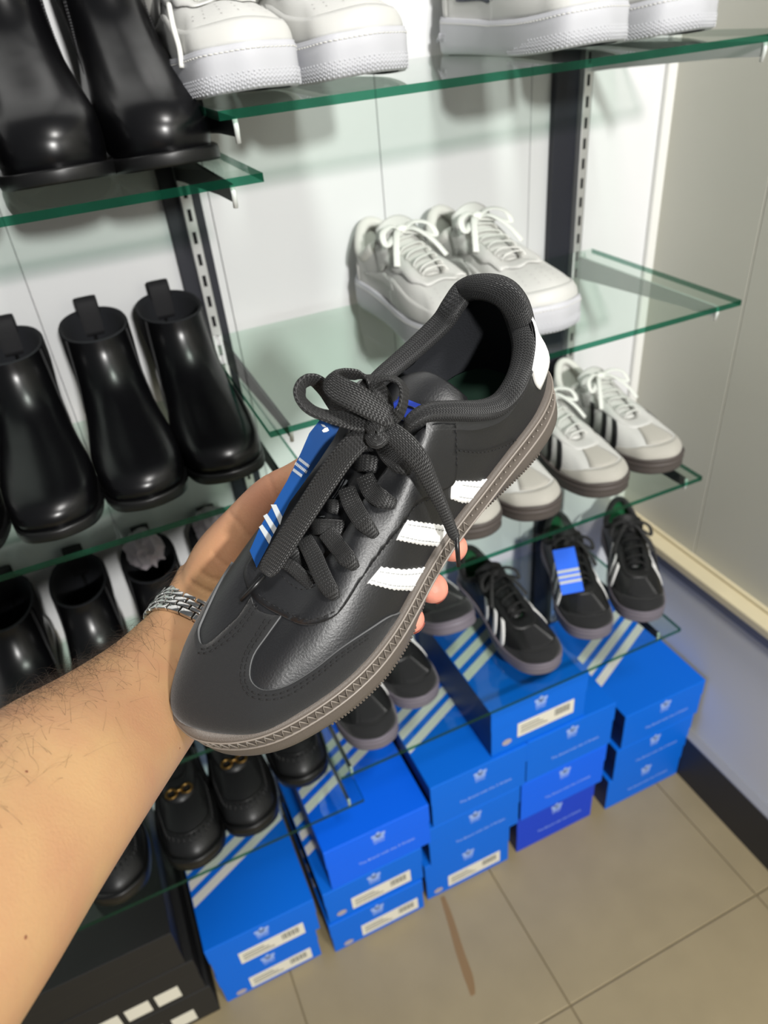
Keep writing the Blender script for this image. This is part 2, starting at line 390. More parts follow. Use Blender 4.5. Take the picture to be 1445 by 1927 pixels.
class Low:
    """closed surface between the sole line (s=0) and the mouth of the shoe (s=1); t runs round the shoe in stations"""
    def __init__(S, out, lat, toe, heel, h, spr, med_dz=0., inset=.0028):
        S.out = out; S.h = h; S.spr = spr
        P = resample(out, 240); Pn = P-out_normal(P)*inset; k = int(np.argmax(Pn[:, 0]))
        k0 = int(np.argmin(Pn[:, 0])); Pn = np.roll(Pn, -k0, 0); k = int(np.argmax(Pn[:, 0]))
        A, B = Pn[:k+1], Pn[k:][::-1]
        if A[:, 1].mean() < 0: A, B = B, A
        def O(x, side):
            Q = A if side > 0 else B; y = np.interp(x, Q[:, 0], Q[:, 1]); return np.array([x, y, zspr(x, spr)+np.interp(x, *h)-.001])
        def stn(x, I, a, dz, co, cu, side, apex=None):
            o = O(x, side) if apex is None else apex; I = np.array(I, float)
            hv = o-I; hv[2] = 0; hu = hv/(np.linalg.norm(hv)+1e-9)
            return np.concatenate([o, o+hu*co+np.array([0, 0, cu]), I+hv*a+np.array([0, 0, dz]), I])
        st = [stn(0, *heel, 1, apex=O(Pn[0, 0], 1))]
        st[0][1] = 0; st[0][4] = 0
        for r in lat: st.append(stn(*r, 1))
        tp = Pn[k]; st.append(stn(0, *toe, 1, apex=np.array([tp[0], tp[1], zspr(tp[0], spr)+np.interp(tp[0], *h)-.001])))
        for r in lat[::-1]:
            x, I, a, dz, co, cu = r; st.append(stn(x, (I[0], -I[1], I[2]+med_dz), a, dz, co, cu, -1))
        S.C = np.array(st); S.M = len(st); S.toe_t = len(lat)+1
    def ev(S, t, s):
        t = np.asarray(t, float) % S.M; s = np.asarray(s, float)[..., None]
        i = np.floor(t).astype(int); f = (t-i)[..., None]; C = S.C; M_ = S.M
        p0, p1, p2, p3 = C[(i-1) % M_], C[i % M_], C[(i+1) % M_], C[(i+2) % M_]
        c = .5*((2*p1)+(-p0+p2)*f+(2*p0-5*p1+4*p2-p3)*f*f+(-p0+3*p1-3*p2+p3)*f**3)
        a, b, d, e = c[..., 0:3], c[..., 3:6], c[..., 6:9], c[..., 9:12]
        return (1-s)**3*a+3*s*(1-s)**2*b+3*s*s*(1-s)*d+s**3*e
    def nrm(S, t, s):
        e = 1e-3; s = np.asarray(s, float); t = np.asarray(t, float)
        dt = S.ev(t+e, s)-S.ev(t-e, s); s1 = np.clip(s+e, 0, 1); s0 = np.clip(s-e, 0, 1); ds = S.ev(t, s1)-S.ev(t, s0)
        return unit(np.cross(dt, ds))
    def off(S, t, s, d):
        n = S.nrm(t, s); p = S.ev(t, s); return p+n*d*S.sgn
    def grid(S, n, m):
        T, Sg = np.meshgrid(np.linspace(0, S.M, n, endpoint=False), np.linspace(0, 1, m), indexing='ij')
        V = S.ev(T, Sg).reshape(-1, 3); S.sgn = 1.
        nn = S.nrm(np.array([S.toe_t]), np.array([.5]))[0]; S.sgn = 1. if nn[2] > 0 else -1.
        return V, grid_f(n, m, True), np.stack([T.ravel(), Sg.ravel()], 1)
    def patch(S, name, TS, d, m, parent, side=.0012):
        """TS: (n,m,2) grid of (t,s); raised by d with its rim turned down"""
        n, k = TS.shape[:2]; t, s = TS[..., 0], TS[..., 1]
        V = list(S.off(t, s, d).reshape(-1, 3)); Fc = grid_f(n, k)
        rim = [(i, 0) for i in range(n)]+[(n-1, j) for j in range(1, k)]+[(i, k-1) for i in range(n-2, -1, -1)]+[(0, j) for j in range(k-2, 0, -1)]
        b = len(V); r = np.array(rim); V += list(S.off(t[r[:, 0], r[:, 1]], s[r[:, 0], r[:, 1]], d-side)); q = len(rim)
        for i in range(q): Fc.append((rim[i][0]*k+rim[i][1], b+i, b+(i+1) % q, rim[(i+1) % q][0]*k+rim[(i+1) % q][1]))
        o = fixn(mk(name, V, Fc, m, parent)); return o
def sole_prof(out, h, spr, prof, n=160, arch=0.):
    P = resample(out, n); Nn = out_normal(P); x = P[:, 0]; zs = zspr(x, spr); hh = np.interp(x, *h)
    ar = arch*np.exp(-((x-.115)/.045)**2)
    V = []
    for (o, f, ins) in prof:
        q = P+Nn*(o-ar*ins)[:, None] if np.ndim(ar) else P+Nn*o
        V.append(np.column_stack([q, zs+hh*f]))
    V = np.array(V); k = len(prof); VV = V.transpose(1, 0, 2).reshape(-1, 3)
    Fc = grid_f(n, k, True); Fc.append(tuple(i*k for i in range(n))); Fc.append(tuple(i*k+k-1 for i in range(n))[::-1])
    return VV, Fc, P, Nn
PROF_CUP = [(-.006, 0, 1), (-.0006, 0, 1), (.0004, .08, 1), (.0, .3, .7), (.0002, .52, .3), (.0009, .58, .25), (.0009, .63, .2), (.0001, .67, .2), (.0001, .86, 0), (.0010, .90, 0), (.0010, .97, 0), (0, 1, 0), (-.004, 1, 0)]
SAMBA_LAT = [
    (.010, (.010, .014, .080), .9, -.022, .003, .02), (.034, (.030, .028, .062), .6, -.014, .004, .012),
    (.062, (.054, .034, .056), .5, -.010, .005, .010), (.092, (.074, .033, .066), .5, -.014, .005, .013),
    (.120, (.088, .028, .079), .5, -.014, .005, .018), (.146, (.099, .024, .086), .48, -.010, .004, .020),
    (.178, (.119, .0155, .076), .5, -.003, .004, .020), (.208, (.142, .0150, .0715), .5, -.002, .004, .019),
    (.238, (.164, .0150, .0640), .5, -.001, .003, .018), (.264, (.182, .0115, .0580), .5, 0, .003, .018)]
HERO_LAT = [(.009, (.0100, .0200, .0745), .9, -.022, .007, .02), (.032, (.027, .0310, .064), .6, -.014, .004, .012)]+SAMBA_LAT[2:]
SAMBA_TOE = ((.1895, 0, .0575), .5, .001, .002, .018)
SAMBA_HEEL = ((.005, 0, .086), 1.0, -.026, .003, .022)

def laces_generic(S, parent, m, n=5, w=.007, t0=6.2, t1=9.6, bow=True, lift=.0035, name='shoelace'):
    b = MB(); ts = np.linspace(t0, t1, n); M_ = S.M
    for i, t in enumerate(ts):
        A = S.off(np.array([t]), np.array([.93]), lift)[0]; B = S.off(np.array([M_-t]), np.array([.93]), lift)[0]
        if i+1 < n: B = S.off(np.array([M_-ts[i]-.35]), np.array([.93]), lift)[0]
        mid = (A+B)/2+np.array([0, 0, .006]); P = cr([A+np.array([0, 0, -.002]), A*.75+mid*.25+np.array([0, 0, .003]), mid, B*.75+mid*.25+np.array([0, 0, .003]), B+np.array([0, 0, -.002])], 4)
        b.add(*ribbon_vf(P, np.tile([-.25, 0, 1.], (len(P), 1)), w, .0018, 8))
    if bow:
        A = (S.ev(np.array([t0]), np.array([1.]))[0]+S.ev(np.array([M_-t0]), np.array([1.]))[0])/2+np.array([.002, 0, .011])
        for sg in (1, -1):
            P = cr([A, A+(.004, sg*.016, .010), A+(.014, sg*.034, .006), A+(.026, sg*.036, -.006), A+(.018, sg*.022, -.002), A], 5)
            b.add(*ribbon_vf(P, np.tile([.3, 0, 1.], (len(P), 1)), w, .0018, 8))
            P = cr([A, A+(.012, sg*.012, .004), A+(.034, sg*.026, -.008), A+(.052, sg*.036, -.026)], 5)
            b.add(*ribbon_vf(P, np.tile([.3, 0, 1.], (len(P), 1)), w, .0018, 8))
        V, Fc, U = tube_vf(cr([A+(0, -.008, 0), A+(0, 0, .003), A+(0, .008, 0)], 4), [.003, .0045, .0055, .006, .006, .006, .0055, .0045, .003], 8); b.add(V, Fc, U)
    return b.build(name, m, parent)
def tongue_generic(parent, m, cl, hw, name='tongue', th=.003):
    cl = cr(cl, 4); hw = cr(np.array(hw)[:, None], 4)[:, 0]; n = len(cl); k = 9; V = []
    for i in range(n):
        for j in range(k):
            q = (j/(k-1)*2-1); V.append(cl[i]+np.array([0, q*hw[i], -.45*hw[i]*q*q]))
    o = mk(name, V, grid_f(n, k), m, parent); md = o.modifiers.new('s', 'SOLIDIFY'); md.thickness = th; md.offset = 0; return o
def collar_and_lining(S, parent, mc, ml, t_end, r=.007, up=.005, inw=.003, floor_z=.030, flat=.9):
    t = np.linspace(-t_end, t_end, 70); I = S.ev(t % S.M, np.ones_like(t)); c = np.array([.06, 0, 0])
    inn = c-I; inn[:, 2] = 0; inn = unit(inn); P = I+inn*inw+np.array([0, 0, up])
    rr = np.full(len(t), r); rr[:6] = np.linspace(.35*r, r, 6); rr[-6:] = np.linspace(r, .35*r, 6)
    if mc:
        V, Fc, U = tube_vf(P, rr, 18, flat); o = mk('collar', V, Fc, mc, parent, uv=U)
    tt = np.linspace(0, S.M, 88, endpoint=False); I = S.ev(tt, np.ones_like(tt)); O = S.ev(tt, np.zeros_like(tt)); ctr = np.array([.10, 0, 0])
    inn = ctr-I; inn[:, 2] = 0; inn = unit(inn)
    V = []; lv = [0, .35, .7, 1.]
    a = I+inn*.0015; b = O*.9+ctr*.1; b[:, 2] = floor_z
    for i in range(88):
        for f in lv:
            q = a[i]*(1-f)+b[i]*f; q[2] = a[i, 2]*(1-f)+floor_z*f; V.append(q)
    Fc = grid_f(88, 4, True); Fc.append(tuple(i*4+3 for i in range(88))); mk('lining', V, Fc, ml, parent)

STRIPES_T = [(5.55, 6.25), (6.75, 7.35), (7.75, 8.25)]
def make_samba(label, cat, group, mu, mt, ms, msole, mcol, mtong, mlace, mheel, loc=(0, 0, 0), insole=None, bow=True):
    t = thing('sneaker', label, cat, loc, 0, group)
    out = outline(*SAMBA_OUT, n=6); h = ([0, .14, .285], [.027, .024, .024])
    V, Fc, P, Nn = sole_prof(out, h, .010, PROF_CUP, 120, .005); mk('outsole', V, Fc, msole, t)
    S = Low(out, SAMBA_LAT, SAMBA_TOE, SAMBA_HEEL, h, .010); V, Fc, _ = S.grid(132, 15); mk('upper', V, Fc, mu, t)
    # suede toe: band round the toe plus a bar up the middle
    n = 41; tt = np.linspace(6.6, S.M-6.6, n); u = np.abs(tt-S.toe_t)/(S.toe_t-6.6)
    top = np.interp(u, [0, .25, .45, .7, 1], [.40, .36, .24, .11, .02])
    TS = np.stack([np.repeat(tt[:, None], 7, 1), np.linspace(0, 1, 7)[None]*top[:, None]], 2); S.patch('toe_cap', TS, .0008, mt, t)
    bw = np.linspace(-.85, .85, 7); TS = np.stack([S.toe_t+bw[:, None]*np.linspace(1, .7, 7)[None], np.tile(np.linspace(.40, .86, 7), (7, 1))], 2); S.patch('toe_bar', TS, .0009, mt, t)
    # eyestay
    tt = np.linspace(5.0, S.M-5.0, 60); dd = np.abs(tt-S.toe_t); lo = np.interp(dd, [0, 1.5, 3, 6], [.80, .74, .66, .52])
    TS = np.stack([np.repeat(tt[:, None], 5, 1), lo[:, None]+(1-lo[:, None])*np.linspace(0, 1, 5)[None]], 2); S.patch('eyestay', TS, .0011, mu, t)
    for sd in (1, -1):
        for (a, b) in STRIPES_T:
            sv = np.linspace(.02, .66, 9); c = a+(b-a)*sv/.66; w = np.linspace(-.2, .2, 4)
            TT = c[:, None]+w[None]; TT = TT if sd > 0 else S.M-TT
            S.patch('stripe', np.stack([TT, np.repeat(sv[:, None], 4, 1)], 2), .0012, ms, t)
    TT = np.linspace(-.95, .95, 11); TS = np.stack([np.repeat(TT[:, None], 6, 1), np.repeat(np.linspace(.45, 1, 6)[None], 11, 0)], 2); S.patch('heel_tab', TS, .0012, mheel, t)
    collar_and_lining(S, t, mcol, insole or M['lining'], 5.3, .006, .004, .003)
    tongue_generic(t, mtong, [(.186, 0, .056), (.165, 0, .066), (.14, 0, .074), (.115, 0, .083), (.095, 0, .094), (.080, 0, .104)], [.010, .014, .018, .025, .029, .026])
    laces_generic(S, t, mlace, bow=bow)
    return t, S

# ================================================================== THE HELD SHOE
HR = np.array([[-.87103, .34529, -.3494], [-.2801, -.93343, -.22417], [-.40354, -.09739, .90976]]); HT = np.array([.09836, -.56904, 1.15411])
HM = Matrix([list(HR[i])+[HT[i]] for i in range(3)]+[[0, 0, 0, 1]])
def loc_pt(w): return HR.T@(np.asarray(w)-HT)
def loc_ray(px, py): return loc_pt(CAM), HR.T@ray_w(px, py)
def at_l(px, py, depth): return loc_pt(at(px, py, depth))
hero = bpy.data.objects.new('sneaker', None); COL.objects.link(hero); hero.matrix_world = HM; hero.empty_display_size = .05
tag(hero, 'large black three-stripe sneaker with grey-brown sole held up in the hand', 'shoe')
h_h = ([0, .14, .285], [.0298, .0255, .0275]); h_out = outline(*HERO_OUT)
PROF_HERO = [(-.010, .02, 1), (-.0030, 0, 1), (-.0004, .01, 1), (.0006, .06, 1), (.0009, .20, .7), (.0007, .36, .35), (.0005, .46, .1), (.0005, .50, 0), (-.0002, .54, 0), (-.0002, .70, 0), (-.0002, .87, 0), (.0004, .905, 0), (.0004, .94, 0), (.0001, .985, 0), (-.001, 1, 0), (-.005, 1, 0)]
V, Fc, SP_, SN_ = sole_prof(h_out, h_h, .0099, PROF_HERO, 300, .0095); hsole = mk('outsole', V, Fc, M['gum'], hero)
b1 = MB(); b2 = MB()
def fox(P_, N_, zf, o):
    x = P_[:, 0]; ar = .0095*np.exp(-((x-.115)/.045)**2)*np.clip((.5-zf)/.5, 0, 1); q = P_+N_*(o-ar)[:, None]; return np.column_stack([q, zspr(x, .0099)+np.interp(x, *h_h)*zf])
Pq = resample(h_out, 288); Nq = out_normal(Pq); zz_ = np.where(np.arange(288) % 2 == 0, .56, .84)      # zigzag of sharp raised ridges along the foxing
zp = fox(Pq, Nq, zz_, .0004); zp = np.vstack([zp, zp[:1]])
for i in range(288):
    if Pq[i, 0] > .105: b1.add(*tube_vf([zp[i], zp[i+1]], [.00052, .00034] if i % 2 == 0 else [.0002, .00042], 5))
    elif i % 2 == 0: c_ = zp[i]*.35+np.array([*zp[i][:2], zp[i+1][2]])*.65; n_ = np.array([*Nq[i], 0]); b1.add(*tube_vf([c_-n_*.0003, c_+n_*.0006], [.0007, .0004], 6, upv=(0, 0, 1)))
b1.build('foxing_zigzag', M['gum_highlight'], hero)['kind'] = 'stuff'
Pq = resample(h_out, 220); Nq = out_normal(Pq)
for zf in (.50, .905): V, Fc, U = tube_vf(np.vstack([fox(Pq, Nq, zf, .0004)]*1+[fox(Pq, Nq, zf, .0004)[:1]]), .0007, 6); mk('foxing_ridge', V, Fc, M['gum_highlight'], hero)
Pq = resample(h_out, 330); Nq = out_normal(Pq); Tq = unit(np.roll(Pq, -1, 0)-np.roll(Pq, 1, 0))
for i in range(330):      # fine teeth on the lower edge along the sides
    x = Pq[i, 0]
    if x < .04 or x > .236: continue
    ar = .0095*math.exp(-((x-.115)/.045)**2); z0 = zspr(x, .0099); p = np.array([*Pq[i], 0]); n3 = np.array([*Nq[i], 0]); t3 = np.array([*Tq[i], 0])
    f = lambda a, o, z: p+t3*a+n3*(o-ar*(1-z/.028*1.0))+np.array([0, 0, z0+z])
    V = [f(a, o, z) for z in (.0000, .0040) for a in (-.00055, .00055) for o in (-.002, .0007 if z < .003 else .0006)]
    b2.add(V, [(0, 1, 3, 2), (4, 6, 7, 5), (0, 4, 5, 1), (2, 3, 7, 6), (1, 5, 7, 3), (0, 2, 6, 4)])
b2.build('tread_teeth', M['gum'], hero, False)['kind'] = 'stuff'
HS = Low(h_out, HERO_LAT, SAMBA_TOE, ((.0075, 0, .0795), 1.0, -.026, .0115, .018), h_h, .0099, med_dz=.004)
V, Fc, TSp = HS.grid(352, 40); hup = mk('upper', V, Fc, M['leather'], hero)
tri = []
for f in Fc: tri += [(f[0], f[1], f[2]), (f[0], f[2], f[3])]
HV = np.array(V); BV = BVHTree.FromPolygons([Vector(v) for v in V], tri)
tgl = [(.186, 0, .054), (.165, .0, .060), (.14, .0, .066), (.115, .0, .0725), (.098, .0, .077), (.084, .0, .0795), (.074, .0, .080), (.0675, .001, .079)]
tg = tongue_generic(hero, M['leather'], tgl, [.010, .014, .016, .020, .024, .0265, .0255, .018], 'tongue', .0030)
V2 = [tuple(v.co) for v in tg.data.vertices]; F2 = [tuple(p.vertices) for p in tg.data.polygons]
BVT = BVHTree.FromPolygons([Vector(v) for v in V2], F2)
def hit(px, py):
    o, d = loc_ray(px, py); r = BV.ray_cast(Vector(o), Vector(d))
    return (np.array(r[0]), r[2]) if r[0] is not None else None
def hit_ts(px, py):
    h = hit(px, py)
    if h is None:
        o, d = loc_ray(px, py); dn = unit(d); best = None      # nearest approach of the ray to the surface
        for k in np.linspace(.30, .48, 60):
            r = BV.find_nearest(Vector(o+dn*k))
            if best is None or r[3] < best[2]: best = (np.array(r[0]), r[2], r[3])
        h = best[:2]
    p, fi = h; a, b, c = tri[fi]; A, B, Cc = HV[a], HV[b], HV[c]
    v0, v1, v2 = B-A, Cc-A, p-A; d00, d01, d11, d20, d21 = v0@v0, v0@v1, v1@v1, v2@v0, v2@v1; den = d00*d11-d01*d01+1e-20
    v = (d11*d20-d01*d21)/den; w = (d00*d21-d01*d20)/den; ta, tb, tc_ = TSp[a], TSp[b], TSp[c]
    tt = np.array([ta[0], tb[0], tc_[0]])
    if tt.max()-tt.min() > 5: tt[tt < 5] += HS.M
    return np.array([tt@[1-v-w, v, w], TSp[[a, b, c], 1]@[1-v-w, v, w]])
def densify(P, step):
    P = np.asarray(P, float); out = []
    for i in range(len(P)):
        a, b = P[i], P[(i+1) % len(P)]; k = max(1, int(np.linalg.norm(b-a)/step)); out += [a+(b-a)*j/k for j in range(k)]
    return np.array(out)
TSC = np.array([.012, .06])      # rough metres per station / per unit s
def decal_ts(name, poly, d, m, step=.0016, edge=None, side=.0014):
    """raised leather piece: polygon in the surface's own (t,s) coordinates, filled, lifted by d, rim turned down"""
    Q = densify(np.asarray(poly)*TSC, step); lo, hi = Q.min(0), Q.max(0); pts = [tuple(q) for q in Q]; nb = len(pts)
    gx = np.arange(lo[0], hi[0], step); gy = np.arange(lo[1], hi[1], step)
    def inside(x, y):
        c = False; j = nb-1
        for i in range(nb):
            if (Q[i, 1] > y) != (Q[j, 1] > y) and x < (Q[j, 0]-Q[i, 0])*(y-Q[i, 1])/(Q[j, 1]-Q[i, 1]+1e-15)+Q[i, 0]: c = not c
            j = i
        return c
    for ix, x in enumerate(gx):
        for y in gy+(step/2 if ix % 2 else 0):
            if inside(x, y) and np.min(((Q-[x, y])**2).sum(1)) > (step*.6)**2: pts.append((x, y))
    r = delaunay_2d_cdt([Vector(p) for p in pts], [(i, (i+1) % nb) for i in range(nb)], [], 1, 1e-7)
    v = np.array([tuple(x) for x in r[0]])/TSC; fc = [tuple(f) for f in r[2]]
    P = HS.off(v[:, 0], np.clip(v[:, 1], 0, 1), d); Lw = HS.off(v[:, 0], np.clip(v[:, 1], 0, 1), d-side)
    cnt = {}
    for f in fc:
        for i in range(3):
            e = (f[i], f[(i+1) % 3]); k = (min(e), max(e)); cnt.setdefault(k, []).append(e)
    bd = [e[0] for e in cnt.values() if len(e) == 1]; VV = list(P); mp = {}
    for a, b in bd:
        for q in (a, b):
            if q not in mp: mp[q] = len(VV); VV.append(Lw[q])
    F_ = list(fc); fm = [0]*len(fc)
    for a, b in bd: F_.append((b, a, mp[a], mp[b])); fm.append(1 if edge else 0)
    o = mk(name, VV, F_, [m, edge] if edge else m, hero, True, fm=fm)
    return fixn(o)
def px_ts(P, n=0, closed=False):
    P = np.array(P, float)
    if n: P = cr(P, n, closed)
    q = np.array([hit_ts(*p) for p in P])
    return q
def stitch(paths, name='stitching', m=None, r=.00035, dash=.0022, gap=.0013, lift=.0013):
    b = MB()
    for P in paths:
        q = px_ts(P, 6); p = HS.off(q[:, 0], np.clip(q[:, 1], 0, 1), lift)
        s = np.concatenate([[0], np.cumsum(np.linalg.norm(np.diff(p, axis=0), axis=1))]); a = 0
        while a+dash < s[-1]:
            w = [np.array([np.interp(v, s, p[:, k]) for k in range(3)]) for v in (a, a+dash/2, a+dash)]
            b.add(*tube_vf(w, r, 5)); a += dash+gap
    o = b.build(name, m or M['thread'], hero); o['kind'] = 'stuff'; return o
# suede toe cap with its tongue-bar (outline read off along the leather seams)
lobe = [(775, 1149), (736, 1157), (697, 1181), (639, 1220), (591, 1258), (542, 1288), (503, 1298), (481, 1290), (471, 1270), (478, 1234), (503, 1197), (530, 1160)]
med = [(474, 1124), (452, 1159), (433, 1178), (414, 1196), (394, 1212), (382, 1213), (377, 1204), (376, 1185), (384, 1164), (398, 1133), (414, 1100), (438, 1058)]
a_ts = px_ts(lobe, 4); b_ts = px_ts(med, 4)
t_end = max(b_ts[-1, 0]+1.0, 14.2)
poly = [(a_ts[0, 0]-.25, 0)]+list(map(tuple, a_ts))+list(map(tuple, b_ts))+[(t_end, .06), (t_end, 0)]
bot_ = [(t, 0.0) for t in np.linspace(t_end-.1, a_ts[0, 0]-.2, 40)]
decal_ts('toe_cap', poly+bot_, .0012, M['suede'], edge=M['leather_edge'])
# eyestay
eye = [(855, 789), (857, 840), (857, 886), (848, 912), (816, 928), (781, 948), (760, 979), (740, 1006), (709, 1046), (678, 1091), (649, 1138), (626, 1162), (595, 1174), (567, 1175), (532, 1160), (499, 1142), (475, 1121), (463, 1092), (462, 1074), (470, 1056), (488, 1030), (508, 1000)]
e_ts = px_ts(eye, 4)
e1 = e_ts[-1, 0]; e0 = e_ts[0, 0]
poly = list(map(tuple, e_ts))+[(e1+.6, .8), (e1+1.2, .7), (17.0, .62), (17.0, 1.0)]+[(t, 1.0) for t in np.linspace(16.8, e0, 60)]
decal_ts('eyestay', poly, .0014, M['leather'], edge=M['leather_edge'])
def zig(a, b, amp, n):
    a = np.array(a, float); b = np.array(b, float); t = b-a; nrm_ = np.array([-t[1], t[0]])/np.linalg.norm(t)
    return [tuple(a+t*(i/n)+nrm_*(amp if i % 2 else -amp)) for i in range(n+1)]
for pts in ([(850, 905), (865, 902), (900, 906), (934, 893), (893, 945), (868, 945), (848, 938)],
            [(766, 979), (800, 984), (848, 991), (835, 1028), (790, 1024), (745, 1015)],
            [(717, 1067), (760, 1072), (816, 1066), (786, 1111), (740, 1109), (690, 1097)]):
    k = 2 if len(pts) == 7 else 2
    if len(pts) == 7: pl = zig(pts[0], pts[2], 1.3, 14)+zig(pts[2], pts[3], 1.2, 8)[1:]+zig(pts[4], pts[5], 1.3, 8)+zig(pts[5], pts[6], 1.2, 6)[1:]
    else: pl = zig(pts[0], pts[1], 1.4, 8)+zig(pts[1], pts[2], 1.4, 12)[1:]+zig(pts[3], pts[4], 1.4, 12)+zig(pts[4], pts[5], 1.4, 12)[1:]
    q = px_ts(pl)
    i = len(zig(pts[0], pts[1], 1, 1)); decal_ts('stripe', list(map(tuple, q)), .0009, M['white_leather'], .0012)
stitch([[(868, 911), (900, 915), (925, 908)], [(862, 933), (880, 936), (893, 935)], [(765, 986), (800, 991), (842, 998)], [(752, 1008), (790, 1016), (834, 1020)], [(713, 1075), (760, 1080), (806, 1075)], [(697, 1091), (740, 1101), (785, 1102)]], 'stripe_stitching', M['thread_grey'], .0003, lift=.0011)
# heel tab wraps the back seam
Sg_ = np.linspace(.34, .998, 12); TS = np.stack([np.linspace(0, 1, 28)[:, None]*(3.3+.4*(Sg_-.34)/.66)[None]-1.55, np.repeat(Sg_[None], 28, 0)], 2)
HS.patch('heel_tab', TS, .0014, M['white_leather'], hero)
collar_and_lining(HS, hero, None, M['lining'], 5.4)
def on_plane(px, py, ax, val):
    o, d = loc_ray(px, py); return o+d*((val-o[ax])/d[ax])
CPX = [(766, 806, 1, .0165, .0022), (778, 790, 1, .0200, .0040), (806, 776, 1, .0230, .0048), (850, 773, 1, .0270, .0052), (900, 773, 1, .0300, .0056), (936, 763, 1, .0310, .0062), (962, 737, 1, .0310, .0066), (979, 700, 1, .0270, .0066), (988, 655, 1, .0215, .0072), (981, 612, 0, .0112, .0076),
       (967, 572, 0, .0112, .0078), (943, 548, 0, .0116, .0078), (905, 540, 0, .0125, .0070), (874, 548, 0, .0125, .0068), (852, 576, 1, -.0240, .0066), (832, 606, 1, -.0275, .0064), (792, 645, 1, -.0300, .0060), (750, 682, 1, -.0300, .0056), (715, 712, 1, -.0280, .0052), (688, 740, 1, -.0240, .0042), (672, 770, 1, -.0190, .0030)]
cp_ = cr(np.array([on_plane(*q[:4]) for q in CPX]), 6); cr_ = cr(np.array([[q[4]] for q in CPX]), 6)[:, 0]
tb = np.linspace(-6.0, 6.0, 80); Eb = HS.ev(tb % HS.M, np.ones_like(tb)); Nb = np.array([cp_[np.argmin(((cp_-e)**2).sum(1))] for e in Eb]); Vb = np.stack([HS.off(tb % HS.M, np.full_like(tb, .95), .0015), HS.off(tb % HS.M, np.full_like(tb, .997), .0012)*.7+Nb*.3, Nb], 1)
fmb = [1 if -1.6 < tb[i] < 2.0 else 0 for i in range(79) for j in range(2)]
mk('collar_edge', Vb.reshape(-1, 3), grid_f(80, 3), [M['leather'], M['white_leather']], hero, fm=fmb)
V, Fc, U = tube_vf(cp_, cr_, 20, 1.0); mk('collar', V, Fc, M['knit'], hero, uv=U)
pi = resample(h_out, 90)*.86+np.array([.02, 0]); V = [(x, y, .033) for x, y in pi]; mk('insole', V, [tuple(range(90))], M['shaded_green'], hero)
stitch([[(854, 792), (856, 840), (856, 884)], [(862, 847), (905, 850), (947, 838), (974, 823)],
        [(812, 935), (778, 953), (757, 985), (706, 1050), (675, 1094), (647, 1136)], [(630, 1150), (600, 1164), (567, 1165), (535, 1150), (503, 1133), (481, 1113)],
        [(524, 1078), (545, 1098), (566, 1111), (588, 1109), (606, 1098)],
        [(690, 1192), (640, 1228), (594, 1265), (540, 1298), (500, 1307), (472, 1298), (463, 1272), (470, 1234), (494, 1194), (515, 1165)],
        [(690, 1199), (640, 1235), (594, 1272), (542, 1306), (500, 1315), (468, 1305), (455, 1275), (463, 1232), (486, 1192), (505, 1162)],
        [(482, 1135), (460, 1168), (438, 1190), (412, 1210), (392, 1222), (376, 1222)], [(487, 1141), (465, 1174), (442, 1198), (414, 1218), (392, 1230), (374, 1230)]])
# ---- laces
def surf(px, py, lift):
    o, d = loc_ray(px, py); best = None
    for B in (BV, BVT):
        r = B.ray_cast(Vector(o), Vector(d))
        if r[0] is not None and (best is None or r[3] < best[1]): best = (np.array(r[0]), r[3])
    if best is None: return at_l(px, py, .37)
    return best[0]-unit(d)*lift
view_n = unit(HR.T@(-FW))
def lace(P, w, th=.0021, name='shoelace', n=6, bld=None, nrm_=None):
    """P: list of (px,py,lift above the shoe) or (px,py,None,depth)"""
    q = np.array([surf(*p[:3]) if p[2] is not None else at_l(p[0], p[1], p[3]) for p in P]); q = cr(q, n)
    ww = np.interp(np.linspace(0, 1, len(q)), np.linspace(0, 1, len(np.atleast_1d(w))), np.atleast_1d(w))
    if nrm_ is None: N_ = np.tile(view_n, (len(q), 1))
    else:
        nr = np.array([HR.T@(RI*a[0]+UP*a[1]-FW*a[2]) for a in nrm_]); N_ = cr(nr, 8); ii = np.linspace(0, len(N_)-1, len(q)).round().astype(int); N_ = N_[ii]
    r = ribbon_vf(q, N_, ww, th, 16)
    if bld is not None: bld.add(*r)
    else: return mk(name, r[0], r[1], M['lace'], hero, uv=r[2])
LC = lambda x, y: (470+.2388*x, 680+.2388*y)
def lp(x, y, l): return (*LC(x, y), l)
